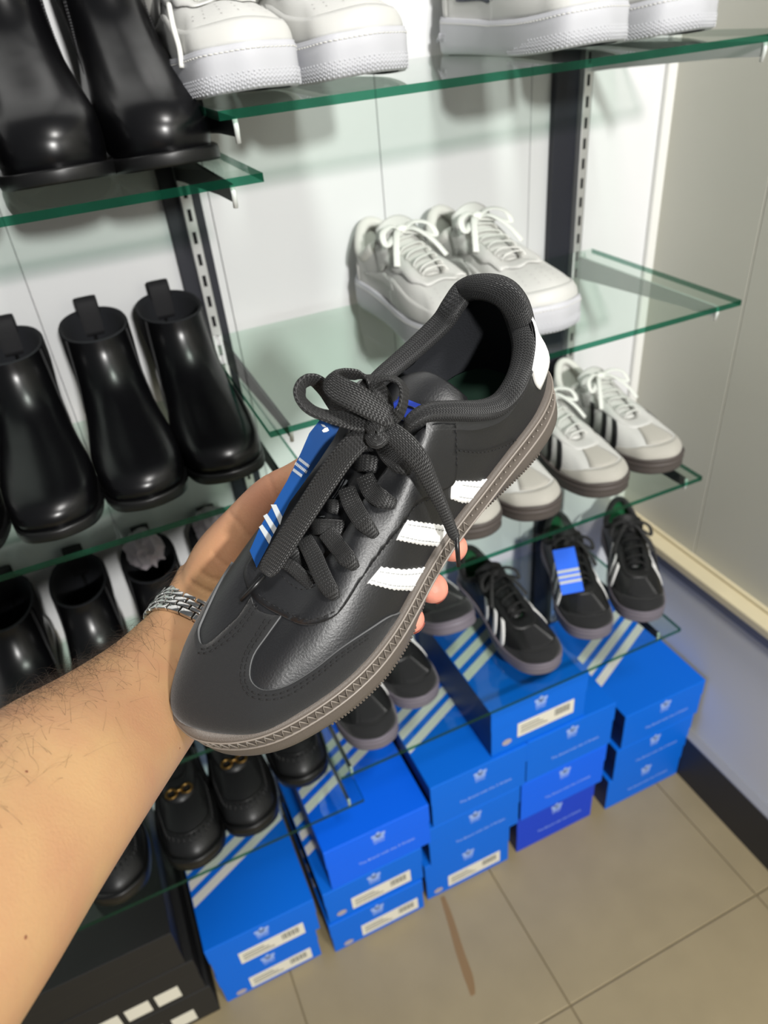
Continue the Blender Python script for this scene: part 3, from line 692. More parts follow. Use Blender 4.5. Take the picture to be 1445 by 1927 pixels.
cross = [([lp(240, 1570, .003), lp(330, 1620, .004), lp(420, 1700, .003), lp(500, 1775, .001)], .0068),
         ([lp(330, 1490, .005), lp(390, 1550, .005), lp(440, 1640, .003), lp(450, 1720, .001)], .0066),
         ([lp(400, 1310, .009), lp(520, 1305, .0095), lp(640, 1310, .009), lp(735, 1318, .005)], .0086),
         ([lp(500, 1140, .008), lp(560, 1135, .0085), lp(630, 1140, .008), lp(700, 1150, .006)], .0074),
         ([lp(640, 900, .010), lp(760, 830, .0115), lp(880, 800, .011), lp(1000, 815, .007)], .0086),
         ([lp(760, 700, .010), lp(880, 655, .012), lp(990, 650, .010)], .0080),
         ([lp(430, 1400, .009), lp(500, 1530, .0105), lp(570, 1690, .0075), lp(640, 1810, .005), lp(680, 1865, .0008)], [.0088, .0094, .0092, .0080, .0046]),
         ([lp(600, 1340, .010), lp(680, 1440, .0105), lp(765, 1550, .0065), lp(835, 1628, .0008)], [.0088, .0094, .0090, .0046]),
         ([lp(760, 1000, .011), lp(810, 1130, .0115), lp(890, 1260, .007), lp(992, 1378, .0008)], [.0090, .0098, .0092, .0048]),
         ([lp(900, 900, .011), lp(960, 1020, .0115), lp(1040, 1085, .0065), lp(1145, 1128, .0008)], [.0090, .0100, .0094, .0052]),
         ([lp(1040, 640, .011), lp(1100, 740, .0115), lp(1180, 815, .0065), lp(1272, 860, .0008)], [.0088, .0094, .0088, .0048])]
bb = MB()
for P, w in cross: lace(P, w, bld=bb)
bb.build('shoelace', M['lace'], hero)
kn = .338     # camera distance of the knot
def kp(x, y, dz): return (*LC(x, y), None, kn+dz)
bw = MB()
lace([kp(1000, 520, .0), kp(900, 590, -.001), kp(760, 720, -.002), kp(600, 940, .002), kp(430, 1200, .006), kp(280, 1430, .011), kp(165, 1610, .016), kp(120, 1670, .017)], [.0090, .0104, .0112, .0112, .0110, .0108, .0104, .0070], .0026, bld=bw)
lace([kp(1000, 520, .0), kp(1110, 560, -.003), kp(1230, 660, -.003), kp(1340, 790, .0), kp(1420, 950, .008), kp(1530, 1180, .020), kp(1600, 1350, .030), kp(1630, 1390, .032)], [.0090, .0100, .0108, .0100, .0082, .0062, .0058, .0044], .0026, bld=bw)
# left loop, seen edge on
lace([kp(1000, 500, -.002), kp(820, 470, -.004), kp(640, 440, -.008), kp(480, 380, -.010), kp(395, 270, -.008), kp(430, 170, -.004), kp(520, 155, .002), kp(590, 230, .006), kp(680, 350, .006), kp(820, 420, .004), kp(1000, 500, .003)], [.0085, .0100, .0105, .0100, .0092, .0090, .0090, .0095, .0100, .0095, .0085], .0024, bld=bw,
     nrm_=[(0, .3, 1), (0, .4, .9), (.1, .7, .6), (.45, .7, .5), (.85, .15, .5), (.6, -.6, .5), (.05, -.9, .45), (-.35, -.75, .5), (-.5, -.5, .7), (-.2, -.3, .9), (0, 0, 1)])
# big upper loop: broad band in front, folded back behind
lace([kp(1090, 440, -.006), kp(980, 370, -.010), kp(830, 285, -.014), kp(700, 220, -.014), kp(630, 150, -.011), kp(680, 95, -.004), kp(820, 105, .002), kp(960, 150, .004), kp(1060, 300, .004), kp(1060, 470, .002)], [.0105, .0118, .0126, .0122, .0098, .0080, .0086, .0090, .0090, .0086], .0026, bld=bw,
     nrm_=[(0, .15, 1), (0, .1, 1), (0, .1, 1), (-.2, .25, .95), (-.75, .5, .35), (-.2, .95, -.2), (.1, .9, -.4), (.2, .7, .6), (.5, .2, .8), (0, 0, 1)])
# right small loop
lace([kp(1090, 450, -.004), kp(1180, 400, -.006), kp(1215, 290, -.006), kp(1200, 190, -.004), kp(1110, 135, -.001), kp(1000, 150, .002), kp(920, 200, .005), kp(960, 330, .006), kp(1040, 460, .004)], [.0080, .0082, .0082, .0082, .0086, .0090, .0090, .0088, .0080], .0024, bld=bw,
     nrm_=[(.6, 0, .8), (.85, .1, .5), (.9, 0, .45), (.7, .6, .4), (.1, .9, .4), (-.2, .8, .5), (-.4, .3, .8), (0, 0, 1), (0, 0, 1)])
# knot wraps
for (x0, y0, x1, y1, x2, y2) in ((930, 470, 985, 510, 1010, 590), (950, 460, 1050, 470, 1075, 545), (940, 560, 1000, 610, 1060, 560)):
    lace([kp(x0, y0, .002), kp((x0+x1)/2, (y0+y1)/2, -.004), kp(x1, y1, -.006), kp((x1+x2)/2, (y1+y2)/2, -.004), kp(x2, y2, .002)], [.0070, .0090, .0095, .0088, .0066], .0045, bld=bw)
bw.build('lace_bow', M['lace'], hero)
V, Fc, U = tube_vf([at_l(859, 1010, kn+.0318), at_l(861, 1038, kn+.035), at_l(863, 1066, kn+.038)], [.0014, .0013, .0011], 10); mk('aglet', V, Fc, M['plastic'], hero)
V, Fc, U = tube_vf([surf(497, 1083, .0055), surf(476, 1106, .004), surf(453, 1130, .0025)], [.0014, .0013, .0012], 10); mk('aglet', V, Fc, M['plastic'], hero)
# clear plastic tag string glimpsed between the laces
fb = MB()
for P in ([lp(745, 930, .0075), lp(690, 1030, .0075), lp(650, 1085, .006)], [lp(765, 935, .0075), lp(705, 1040, .0075), lp(668, 1085, .006)], [lp(460, 1370, .007), lp(410, 1410, .007), lp(365, 1450, .006)], [lp(590, 1225, .006), lp(550, 1228, .006), lp(510, 1225, .006)]):
    fb.add(*tube_vf(cr([surf(*p) for p in P], 4), .0007, 6))
fb.build('tag_string', mat('glossy_clear_string', srgb(70, 72, 74), .12), hero)
# blue tongue label, a folded tab sewn flat on the tongue
def flat_poly(name, pts, m, parent, th=.0008, local=True):
    P = np.array(pts, float); n = unit(np.cross(P[1]-P[0], P[2]-P[0])); k = len(P)
    if n@(loc_pt(CAM)-P[0] if local else CAM-P[0]) < 0: n = -n
    V = list(P+n*th/2)+list(P-n*th/2); Fc = [tuple(range(k)), tuple(range(k, 2*k))[::-1]]+[(i, (i+1) % k, k+(i+1) % k, k+i) for i in range(k)]
    return fixn(mk(name, V, Fc, m, parent, False))
lb = [surf(*LC(*q), .0055) for q in ((1060, 265), (1190, 290), (1362, 355), (1280, 478), (1150, 440), (1030, 400))]
lab = flat_poly('tongue_label', lb, M['blue_label'], hero, .0012); tag(lab, 'royal blue fabric label')
for (p, q2) in (((1190, 330), (1320, 378)), ((1320, 378), (1272, 466))):
    V, Fc, U = tube_vf([surf(*LC(*p), .0064), surf(*LC(*q2), .0064)], .0005, 6); mk('label_fold', V, Fc, M['plastic'], lab)
flat_poly('label_print', [surf(*LC(*p), .0064) for p in ((1165, 440), (1205, 420), (1225, 445), (1215, 470))], M['plastic'], lab, .0004)
# ---- the hang tag: a thin glossy blue card tucked beside the laces
dt = lambda y: .352+(y-792)/275*.016
tp = [(602, 790), (642, 797), (628, 826), (600, 868), (574, 905), (545, 945), (525, 985), (505, 1026), (483, 1068), (470, 1036), (490, 990), (513, 952), (540, 905), (566, 852), (582, 815)]
def tagp(p, l=0): return at(p[0], p[1], dt(p[1])-l)
card = flat_poly('hang_tag', [tagp(p) for p in tp], M['blue'], None, .0006, False)
tag(card, 'torn-edged blue card tag with three pale stripes, beside the black laces', 'tag')
for qd in ([(165, 1128), (208, 1128), (256, 1225), (238, 1290)], [(106, 1218), (135, 1200), (212, 1315), (188, 1360)], [(72, 1305), (98, 1285), (172, 1385), (152, 1440)]):
    flat_poly('printed_stripe', [tagp(LC(*p), .0006) for p in qd], M['silver'], card, .0002, False)
for i, (a, b_) in enumerate((((388, 768), (470, 832)), ((358, 802), (452, 876)), ((342, 852), (412, 905)))):      # tiny line text
    A, B_ = np.array(LC(*a)), np.array(LC(*b_)); k = 9
    for j in range(k):
        c0 = A+(B_-A)*(j/k); c1 = A+(B_-A)*((j+.72)/k); pn = np.array([1.2, -2.4])
        flat_poly('printed_letter', [tagp(c0-pn, .0006), tagp(c1-pn, .0006), tagp(c1+pn, .0006), tagp(c0+pn, .0006)], M['silver'], card, .0002, False)
flat_poly('printed_mark', [tagp(LC(*p), .0006) for p in ((568, 545), (590, 525), (612, 520), (625, 545), (605, 556), (580, 560))], M['paper'], card, .0002, False)
flat_poly('printed_mark', [tagp(LC(*p), .0006) for p in ((560, 495), (585, 500), (605, 520), (575, 515))], M['silver'], card, .0002, False)

# ================================================================== THE ARM AND HAND
def chain_vf(P, r, n=5, ns=14, flat=1.0, upv=(0, 0, 1)):
    """rounded tapering limb through joints P with radii r, ends capped like a capsule"""
    P = np.asarray(P, float); r = np.asarray(r, float); Q = cr(P, n); R_ = cr(r[:, None], n)[:, 0]
    d0 = unit(Q[0]-Q[1]); d1 = unit(Q[-1]-Q[-2]); pre = []; post = []
    for a in (80, 60, 40, 20):
        c, s_ = math.cos(math.radians(a)), math.sin(math.radians(a)); pre.append((Q[0]+d0*R_[0]*s_*.95, R_[0]*c)); 
    for a in (20, 40, 60, 80):
        c, s_ = math.cos(math.radians(a)), math.sin(math.radians(a)); post.append((Q[-1]+d1*R_[-1]*s_*.95, R_[-1]*c))
    Pa = np.array([p for p, _ in pre]+list(Q)+[p for p, _ in post]); Ra = np.array([x for _, x in pre]+list(R_)+[x for _, x in post])
    V, Fc, U = tube_vf(Pa, Ra, ns, flat, upv); return V, Fc
AX_ARM = unit(at(365, 1205, .455)-at(-85, 1670, .267))
side_arm = unit(RI*-.75+UP*.66-0*FW)       # towards the upper edge of the arm
hb = MB()
arm = [(-640, 2245, .180, .052), (-454, 2053, .202, .0515), (-257, 1849, .233, .0500), (-104, 1691, .2645, .0478), (15, 1567, .2957, .0446), (112, 1467, .327, .0420), (205, 1382, .368, .0383), (283, 1305, .408, .0350), (330, 1248, .436, .0326), (365, 1205, .452, .0312), (392, 1165, .460, .0315), (425, 1115, .466, .0335)]
AP = np.array([at(a, b, c) for a, b, c, _ in arm]); AR = np.array([q[3] for q in arm])
T = unit(np.gradient(AP, axis=0)); thick = unit(np.cross(AX_ARM, side_arm))
V, Fc, U = tube_vf(cr(AP, 5), cr(AR[:, None], 5)[:, 0], 36, .80, tuple(thick)); hb.add(V, Fc)
def limb(J, flat=1.0, upv=None):
    P = [at(a, b, c) for a, b, c, _ in J]; r = [q[3] for q in J]
    hb.add(*chain_vf(P, r, 5, 16, flat, tuple(thick) if upv is None else upv))
def su(px, py, z):       # camera depth where the pixel meets the plane z of the shoe
    o, d = loc_ray(px, py); return (z-o[2])/d[2]
SB = lambda px, py, z, r: (px, py, su(px, py, z), r)
KN = [(598, 925), (622, 985), (628, 1045), (612, 1100)]
fingers = [
    [SB(598, 925, -.023, .0115), SB(680, 955, -.0135, .0105), SB(760, 992, -.0115, .0098), SB(818, 1016, -.0075, .0094), SB(853, 1030, -.001, .0088)],
    [SB(622, 985, -.024, .0118), SB(695, 1030, -.0140, .0106), SB(760, 1075, -.0115, .0099), SB(795, 1097, -.0070, .0095), SB(815, 1107, -.001, .0090)],
    [SB(628, 1045, -.024, .0112), SB(680, 1090, -.0140, .0100), SB(730, 1135, -.0115, .0094), SB(758, 1155, -.0070, .0090), SB(772, 1165, -.001, .0084)],
    [SB(612, 1100, -.022, .0100), SB(645, 1140, -.0130, .0090), SB(680, 1185, -.0110, .0082), SB(698, 1205, -.0080, .0076), SB(706, 1213, -.005, .0072)]]
for f in fingers: limb(f)
for i, k in enumerate(KN):       # palm: four metacarpals fanning out of the wrist
    w = (400+i*10, 1130+i*18); limb([(w[0], w[1], .466, .020), ((w[0]+k[0])/2, (w[1]+k[1])/2, su((w[0]+k[0])/2, (w[1]+k[1])/2, -.024), .0165), SB(k[0], k[1], -.023, .0122)])
limb([(388, 1128, .460, .0205), (420, 1058, .452, .0205), (468, 988, .440, .0160), (512, 935, .431, .0132), (556, 908, .424, .0118), (596, 880, .419, .0106), (630, 856, .415, .0090)])
limb([(415, 1180, .468, .018), (470, 1150, .466, .0185), (540, 1120, .463, .016)])
raw = fixn(hb.build('person', M['skin']))
md = raw.modifiers.new('r', 'REMESH'); md.mode = 'VOXEL'; md.voxel_size = .0017; md.use_smooth_shade = True
md = raw.modifiers.new('s', 'SMOOTH'); md.factor = .5; md.iterations = 9
me = bpy.data.meshes.new_from_object(raw.evaluated_get(bpy.context.evaluated_depsgraph_get()))
bpy.data.objects.remove(raw); me.name = 'person'
person = link(bpy.data.objects.new('person', me)); tag(person, 'bare hairy left forearm and hand reaching in from the lower left, holding the black shoe', 'person')
nv = len(me.vertices); co = np.zeros(nv*3); me.vertices.foreach_get('co', co); co = co.reshape(-1, 3)
bl = np.zeros(nv)
for f in fingers:
    tip = at(*f[-1][:3]); bl = np.maximum(bl, np.clip(1.15-np.linalg.norm(co-tip, axis=1)/.026, 0, 1))
pm = at(500, 930, .43); bl = np.maximum(bl, .35*np.clip(1.2-np.linalg.norm(co-pm, axis=1)/.05, 0, 1))
# skin creases at the wrist and thumb base, real displacement
nr = np.zeros(nv*3); me.vertices.foreach_get('normal', nr); nr = nr.reshape(-1, 3); disp = np.zeros(nv)
for (P, w, dpt) in (([(352, 1098, .43), (385, 1112, .435), (412, 1120, .44)], .0016, .0011), ([(375, 1078, .43), (400, 1090, .434), (428, 1092, .44)], .0014, .0008),
                    ([(428, 965, .425), (450, 985, .425), (468, 1010, .427)], .0014, .0006), ([(400, 1040, .43), (420, 1062, .43), (440, 1070, .43)], .0013, .0005), ([(500, 892, .415), (512, 915, .417), (520, 935, .42)], .0013, .0005)):
    q = cr(np.array([at(*p) for p in P]), 10)
    # distance measured across the view so the crease follows the skin
    dv = co[:, None, :]-q[None]; dv = dv-(dv@FW)[..., None]*FW; dd = np.sqrt((dv**2).sum(2)).min(1); disp -= dpt*np.exp(-(dd/w)**2)
co = co+nr*disp[:, None]; me.vertices.foreach_set('co', co.ravel())
at_ = me.attributes.new('blush', 'FLOAT', 'POINT'); at_.data.foreach_set('value', bl.astype(np.float32)); me.update()
# finger nails on the far side of the tips
for f in fingers[:3]:
    a, b = at(*f[-2][:3]), at(*f[-1][:3]); ax = unit(b-a); zs_ = HR[:, 2]; out = unit(np.cross(ax, np.cross(-zs_, ax))); sd = np.cross(ax, out); V = []
    for i in range(5):
        for j in range(7):
            q = (j/6-.5)*1.2; V.append(b+ax*(-.006+.0022*i)+(out*math.cos(q)+sd*math.sin(q))*(f[-1][3]*(1.04-.02*i*i/4)))
    mk('fingernail', V, grid_f(5, 7), mat('nail', srgb(226, 170, 158), .3) if f is fingers[0] else bpy.data.materials['nail'], person)
# small moles
AB = BVHTree.FromPolygons([Vector(v) for v in co], [tuple(p.vertices) for p in me.polygons])
def skin_hit(px, py):
    d = ray_w(px, py); r = AB.ray_cast(Vector(CAM), Vector(d)); return (np.array(r[0]), np.array(r[1])) if r[0] is not None else None
mm = mat('brown_mole', srgb(128, 80, 56), .6)
for (x, y, r_) in ((48, 1764, .0007), (50, 1452, .0006), (338, 1408, .0005)):
    h = skin_hit(x, y)
    if h is not None:
        p, n = h; a = unit(np.cross(n, [.3, .4, .9])); b = np.cross(n, a); V = [p+n*.00035]+[p+(a*math.cos(k)+b*math.sin(k))*r_+n*.0001 for k in np.linspace(0, 6.28, 9)[:-1]]
        mk('mole', V, [(0, 1+k, 1+(k+1) % 8) for k in range(8)], mm, person)
# arm hair: fine strands rooted on the upper half of the forearm
cu = bpy.data.curves.new('arm_hair', 'CURVE'); cu.dimensions = '3D'; cu.bevel_depth = .000045; cu.bevel_resolution = 0; cu.materials.append(M['hair'])
tris_ = np.array([tuple(p.vertices) for p in me.polygons if len(p.vertices) == 4]); cen = co[tris_].mean(1)
apath = cr(AP, 6); nmid = nr[tris_[:, 0]]
keep = []
dproj = (cen-CAM)@np.stack([RI, UP, FW], 1); pxs = W/2+F_PX*dproj[:, 0]/dproj[:, 2]; pys = H/2-F_PX*dproj[:, 1]/dproj[:, 2]
upn = nmid@side_arm
dens = np.clip((upn+.15)/.9, 0, 1)**1.3
ok = (pxs < 345) & (pxs > -260) & (pys < 1950) & (dens > 0) & ((pxs-80)*.66+(pys-1300)*-.75 > -700)
wristd = np.linalg.norm(cen-at(345, 1190, .45), axis=1); dens = dens*np.clip((wristd-.018)/.03, 0, 1); ok &= dens > 0
idx = np.where(ok)[0]; pr = dens[idx]*np.where(upn[idx] > .55, 1.6, 1.); pr = pr/pr.sum(); pick = rng.choice(idx, 2600, p=pr)
for i in pick:
    p, n = cen[i], nmid[i]; tdir = unit(AX_ARM*rng.normal(.1, .55)+np.cross(n, AX_ARM)*rng.normal(.5, .6)); ln = rng.uniform(.008, .021)
    s_ = cu.splines.new('POLY'); s_.points.add(8); bend = np.cross(n, tdir)*rng.normal(0, .8)+tdir*rng.normal(0, .2); pts = []; lf = rng.uniform(.25, .75); ph = rng.uniform(0, 6.28)
    for k in range(9):
        f = k/8; q = p+n*(ln*lf*(f-.62*f*f))+tdir*ln*(f-.25*f**3)+bend*ln*(.5*f*f+.05*math.sin(ph+5*f)); pts += [q[0], q[1], q[2], 1]
    s_.points.foreach_set('co', pts)
    for k in range(9): s_.points[k].radius = 1-.8*k/8
hair = link(bpy.data.objects.new('arm_hair', cu), person); hair['kind'] = 'stuff'; hair['label'] = 'sparse dark arm hair'

# ---- steel link watch band round the wrist
watch = bpy.data.objects.new('wristwatch', None); COL.objects.link(watch); watch.empty_display_size = .02
tag(watch, 'polished steel link watch band worn on the wrist', 'watch')
wc = at(377, 1192, .457); wa = unit(at(410, 1112, .463)-at(300, 1262, .42)); wu = unit(side_arm-wa*(side_arm@wa)); wt = np.cross(wa, wu)
watch.matrix_world = Matrix.Translation(Vector(wc)); NR = 24; rx, ry = .0338, .0285
def ring(a, off, r): return wa*off+wu*math.cos(a)*(rx+r)+wt*math.sin(a)*(ry+r)
def link_part(nm, a0, a1, o0, o1, h, m=M['steel']):
    V = []
    for r in (0, h):
        for (a, o, e) in ((a0, o0, 1), (a1, o0, 1), (a1, o1, 1), (a0, o1, 1)): V.append(ring(a, o, r-.0012))
    o_ = mk(nm, V, [(0, 3, 2, 1), (4, 5, 6, 7), (0, 1, 5, 4), (1, 2, 6, 5), (2, 3, 7, 6), (3, 0, 4, 7)], m, watch, True); fixn(o_); bevel(o_, .0005, 2); return o_
for k in range(NR):
    a0 = 2*math.pi*k/NR; da = 2*math.pi/NR; g = da*.05
    for (o0, o1, sh) in ((-.0095, -.0052, 0), (-.0049, -.0020, .5), (-.0017, .0017, 0), (.0020, .0049, .5), (.0052, .0095, 0)):
        if abs(o0) > .005 or o1 > .005: link_part('band_link', a0+g, a0+da-g, o0, o1, .0030)
        else: link_part('band_link', a0+g+sh*da, a0+da-g+sh*da, o0, o1, .0033 if sh else .0030)
V = []
for k in range(40):
    a = 2*math.pi*k/40
    for (o, r) in ((-.0085, -.0016), (.0085, -.0016), (.0085, 0.0004), (-.0085, 0.0004)): V.append(ring(a, o, r))
mk('band_core', V, grid_f(40, 4, True)+[(i*4+3, i*4, ((i+1) % 40)*4, ((i+1) % 40)*4+3) for i in range(40)], M['bracket_dark'], watch)

# ================================================================== SHOES ON THE SHELVES
def place(o, tx, ty, z, dev=0, L=.285, mirror=False, pitch=0, sc=1.):
    a = -math.pi/2+dev; dx, dy = math.cos(a), math.sin(a); Le = L*sc*math.cos(pitch)
    Mx = Matrix.Translation((tx-dx*Le, ty-dy*Le, z)) @ Matrix.Rotation(a, 4, 'Z') @ Matrix.Rotation(-pitch, 4, 'Y') @ Matrix.Diagonal((sc, sc*(-1 if mirror else 1), sc, 1))
    o.matrix_world = Mx; return o
# white and grey three-stripe sneakers
g = 'white and grey three-stripe sneakers'
wsam, _ = make_samba('', 'shoe', g, M['white_upper'], M['grey_suede'], M['plastic'], M['brown_sole'], M['white_fabric'], M['white_upper'], M['white_lace'], M['plastic'], insole=M['white_fabric'])
wl = ['white and grey sneaker with black side stripes, the one nearest the right wall', 'white and grey-toed sneaker, second from the right wall on its shelf', 'white sneaker with rounded grey toe, third from the right wall, half behind the held shoe', 'white and grey sneaker mostly hidden behind the held shoe and a fingertip']
for i, (x, y, dv) in enumerate(((.537, -.272, .02), (.434, -.280, .0), (.326, -.278, .0), (.236, -.272, .0))):
    o = wsam if i == 0 else copy_tree(wsam); o['label'] = wl[i]; place(o, x, y-.008, ZC+.001, dv, sc=.925, mirror=i % 2 == 0)
# black three-stripe sneakers
g = 'black three-stripe sneakers on the lowest right shelf'
bsam, _ = make_samba('', 'shoe', g, M['dull_black'], M['suede'], M['white_leather'], M['lilac_sole'], M['knit'], M['dull_black'], M['lace'], M['white_leather'], insole=M['green'])
bl_ = ['small black three-stripe sneaker at the right end, lace trailing toward the wall', 'black sneaker with a blue tag under its laces', 'black three-stripe sneaker pointing straight out, in front of the stripes of a blue box', 'black sneaker with its toe lifted, just below the fingertips', 'black sneaker with pale sole behind the held toe, further right of two', 'black sneaker with pale sole edge peeping below the held sole']
for i, (x, y, dv, pt, dz) in enumerate(((.541, -.268, -.50, 0, 0), (.448, -.262, -.36, 0, 0), (.346, -.285, .0, 0, 0), (.236, -.215, .05, .30, .004), (.146, -.252, .05, 0, 0), (.057, -.290, -.02, 0, 0))):
    o = bsam if i == 0 else copy_tree(bsam); o['label'] = bl_[i]; place(o, x, y, ZD+.001+dz, dv, sc=.92, mirror=i % 2 == 1, pitch=pt)
tg2 = box('hang_tag', -.019, .019, -.0004, .0004, -.075, 0, M['box_bright'], None); tag(tg2, 'small bright blue tag with pale stripes hanging on a black sneaker', 'tag')
tg2.matrix_world = Matrix.Translation((.466, -.142, .590)) @ Matrix.Rotation(-.25, 4, 'Z') @ Matrix.Rotation(-.75, 4, 'X')
for k in range(3): box('printed_stripe', -.019, .019, -.0007, -.0003, -.058+k*.009, -.053+k*.009, M['silver'], tg2)
ll = MB(); P = cr([(.612, -.135, .572), (.630, -.130, .556), (.650, -.130, .540), (.664, -.135, .522), (.675, -.140, .490), (.683, -.145, .452), (.686, -.150, .418), (.677, -.155, .398)], 6)
ll.add(*tube_vf(P, np.interp(np.arange(len(P)), [0, 36, 38, 42], [.0032, .0030, .0018, .0016]), 8)); tag(ll.build('shoelace', M['lace']), 'loose black lace hanging off the small sneaker beside the grey wall', 'lace')

# chunky white sneakers
WH_LAT = [(xo, (I[0], I[1]*1.08, I[2]+.014), a, dz, co, cu*1.15) for (xo, I, a, dz, co, cu) in SAMBA_LAT]
PROF_CHUNK = [(-.008, 0, 1), (-.0015, 0, 1), (.0006, .08, 1), (.0016, .3, 1), (.0012, .62, .5), (.0014, .90, 0), (.0010, .93, 0), (.0002, .95, 0), (.0004, 1, 0), (-.004, 1.0, 0)]
def make_chunky(group, bow=True, navy=False):
    t = thing('sneaker', '', 'shoe', (0, 0, 0), 0, group); out = outline(*WIDE_OUT, n=6); h = ([0, .14, .285], [.040, .033, .035])
    V, Fc, P, Nn = sole_prof(out, h, .008, PROF_CHUNK, 120); mk('outsole', V, Fc, M['whitesole'], t)
    rb = MB(); Pq = resample(out, 300); Nq = out_normal(Pq)
    for i in range(300):       # knurled bumps round the toe, three rows
        x = Pq[i, 0]
        if x < .165: continue
        for r, zf in enumerate((.07, .16, .25, .34)):
            if x < .19+r*.012: continue
            c = np.array([*(Pq[i]+Nq[i]*.0014), zspr(x, .008)+np.interp(x, *h)*(zf+.06*(i % 2))]); n3 = np.array([*Nq[i], 0]); u3 = np.array([-n3[1], n3[0], 0]); w = .0009
            rb.add([c-u3*w-(0, 0, w), c+u3*w-(0, 0, w), c+u3*w+(0, 0, w), c-u3*w+(0, 0, w), c+n3*.0008], [(0, 1, 4), (1, 2, 4), (2, 3, 4), (3, 0, 4)])
    rb.build('toe_knurling', M['whitesole'], t, False)['kind'] = 'stuff'
    st = MB(); Pq = resample(out, 150); Nq = out_normal(Pq)
    for i in range(0, 150):
        x = Pq[i, 0]; z = zspr(x, .008)+np.interp(x, *h)*.86; u3 = np.array([-Nq[i, 1], Nq[i, 0], 0]); c = np.array([*(Pq[i]+Nq[i]*.0014), z]); st.add(*tube_vf([c-u3*.0017, c+u3*.0017], .0005, 4))
    st.build('sole_stitching', M['white_fabric'], t)['kind'] = 'stuff'
    S = Low(out, WH_LAT, ((.190, 0, .073), .55, .004, .002, .024), ((.005, 0, .100), 1.0, -.026, .003, .024), h, .008, inset=.004)
    V, Fc, _ = S.grid(132, 15); mk('upper', V, Fc, M['white_upper'], t)
    n = 45; tt = np.linspace(5.8, S.M-5.8, n); u = np.abs(tt-S.toe_t)/(S.toe_t-5.8); top = np.interp(u, [0, .3, .6, .85, 1], [.30, .30, .36, .45, .47])
    S.patch('mudguard', np.stack([np.repeat(tt[:, None], 6, 1), np.linspace(0, 1, 6)[None]*top[:, None]], 2), .0016, M['white_upper'], t)
    tt = np.linspace(4.9, S.M-4.9, 60); dd = np.abs(tt-S.toe_t); lo = np.interp(dd, [0, 1.2, 2, 3.5, 6], [.84, .76, .64, .60, .55])+.025*np.sin(tt*4)
    S.patch('eyestay', np.stack([np.repeat(tt[:, None], 5, 1), lo[:, None]+(1-lo[:, None])*np.linspace(0, 1, 5)[None]], 2), .0022, M['white_upper'], t)
    for sd in (1, -1):
        T1 = np.linspace(3.0, 6.4, 12); c = np.interp(T1, [3, 6.4], [.55, .30]); w = np.interp(T1, [3, 5.5, 6.4], [.05, .13, .03]); k = np.linspace(-1, 1, 4)
        TT = np.repeat(T1[:, None], 4, 1); S.patch('side_panel', np.stack([TT if sd > 0 else S.M-TT, c[:, None]+w[:, None]*k[None]], 2), .0016, M['navy'] if navy else M['white_upper'], t)
    TT = np.linspace(-2.2, 2.2, 17); S.patch('heel_counter', np.stack([np.repeat(TT[:, None], 5, 1), np.repeat(np.linspace(0, .55, 5)[None], 17, 0)], 2), .0016, M['white_upper'], t)
    pf = MB()
    for i, (dtt, s_) in enumerate([(a*.38, .44+.085*b) for b in range(4) for a in range(-3+b//2, 4-b//2)]):
        p = S.off(np.array([S.toe_t+dtt*(1+.25*(s_-.4))]), np.array([s_]), .0003)[0]; pf.add([p+(.0009*math.cos(q), .0009*math.sin(q), 0) for q in np.linspace(0, 6.28, 7)[:-1]], [tuple(range(6))])
    pf.build('perforations', M['tissue'], t)['kind'] = 'stuff'
    collar_and_lining(S, t, M['white_fabric'], M['white_fabric'], 5.2, .008, .005, .003, .045)
    tongue_generic(t, M['white_upper'], [(.186, 0, .068), (.165, 0, .080), (.14, 0, .088), (.115, 0, .098), (.095, 0, .112), (.085, 0, .126)], [.011, .016, .020, .027, .031, .027], th=.006)
    laces_generic(S, t, M['white_lace'], 6, .0085, bow=bow, lift=.004)
    return t
g1, g2, g3 = 'chunky white sneakers, left pair of the top shelf', 'chunky white sneakers, right pair of the top shelf', 'laced white sneakers on the middle right shelf'
ch = make_chunky(g1, False); chn = make_chunky(g2, False, True); chb = make_chunky(g3, True)
place(ch, .036, -.266, ZA+.001, .02, sc=.93)['label'] = 'bulky white sneaker next to the black boot, top shelf, lace end hanging'
o = place(copy_tree(ch), .143, -.262, ZA+.001, .10, sc=.93, mirror=True); o['label'] = 'bulky white sneaker right beside its twin, toe turned slightly right, top shelf'
a = text_obj('raised_script', 'AIR', .0135, M['whitesole'], chn, (.030, -.0397, .0135), (math.pi/2, 0, .03), .0016, shear=.35)
place(chn, .378, -.262, ZA+.001, .05, sc=.93)['label'] = 'white sneaker with navy side mark and raised script on its heel, top shelf right'
o = place(copy_tree(chn), .490, -.262, ZA+.001, .05, sc=.93, mirror=True); o['label'] = 'rearmost white sneaker at the right end of the top shelf'
place(chb, .239, -.262, ZB+.001, .05, sc=.93)['label'] = 'white laced sneaker, left of the pair behind the held shoe'
o = place(copy_tree(chb), .339, -.272, ZB+.001, .06, sc=.93, mirror=True); o['label'] = 'white laced sneaker, right of the pair, toe beside the black upright'
tube = tube_vf(cr([(-.008, -.195, 1.375), (-.012, -.215, 1.36), (-.012, -.222, 1.345), (-.014, -.226, 1.332)], 5), .0022, 8); tag(mk('shoelace', tube[0], tube[1], M['white_lace']), 'white lace end hanging down beside the top left sneaker', 'lace')

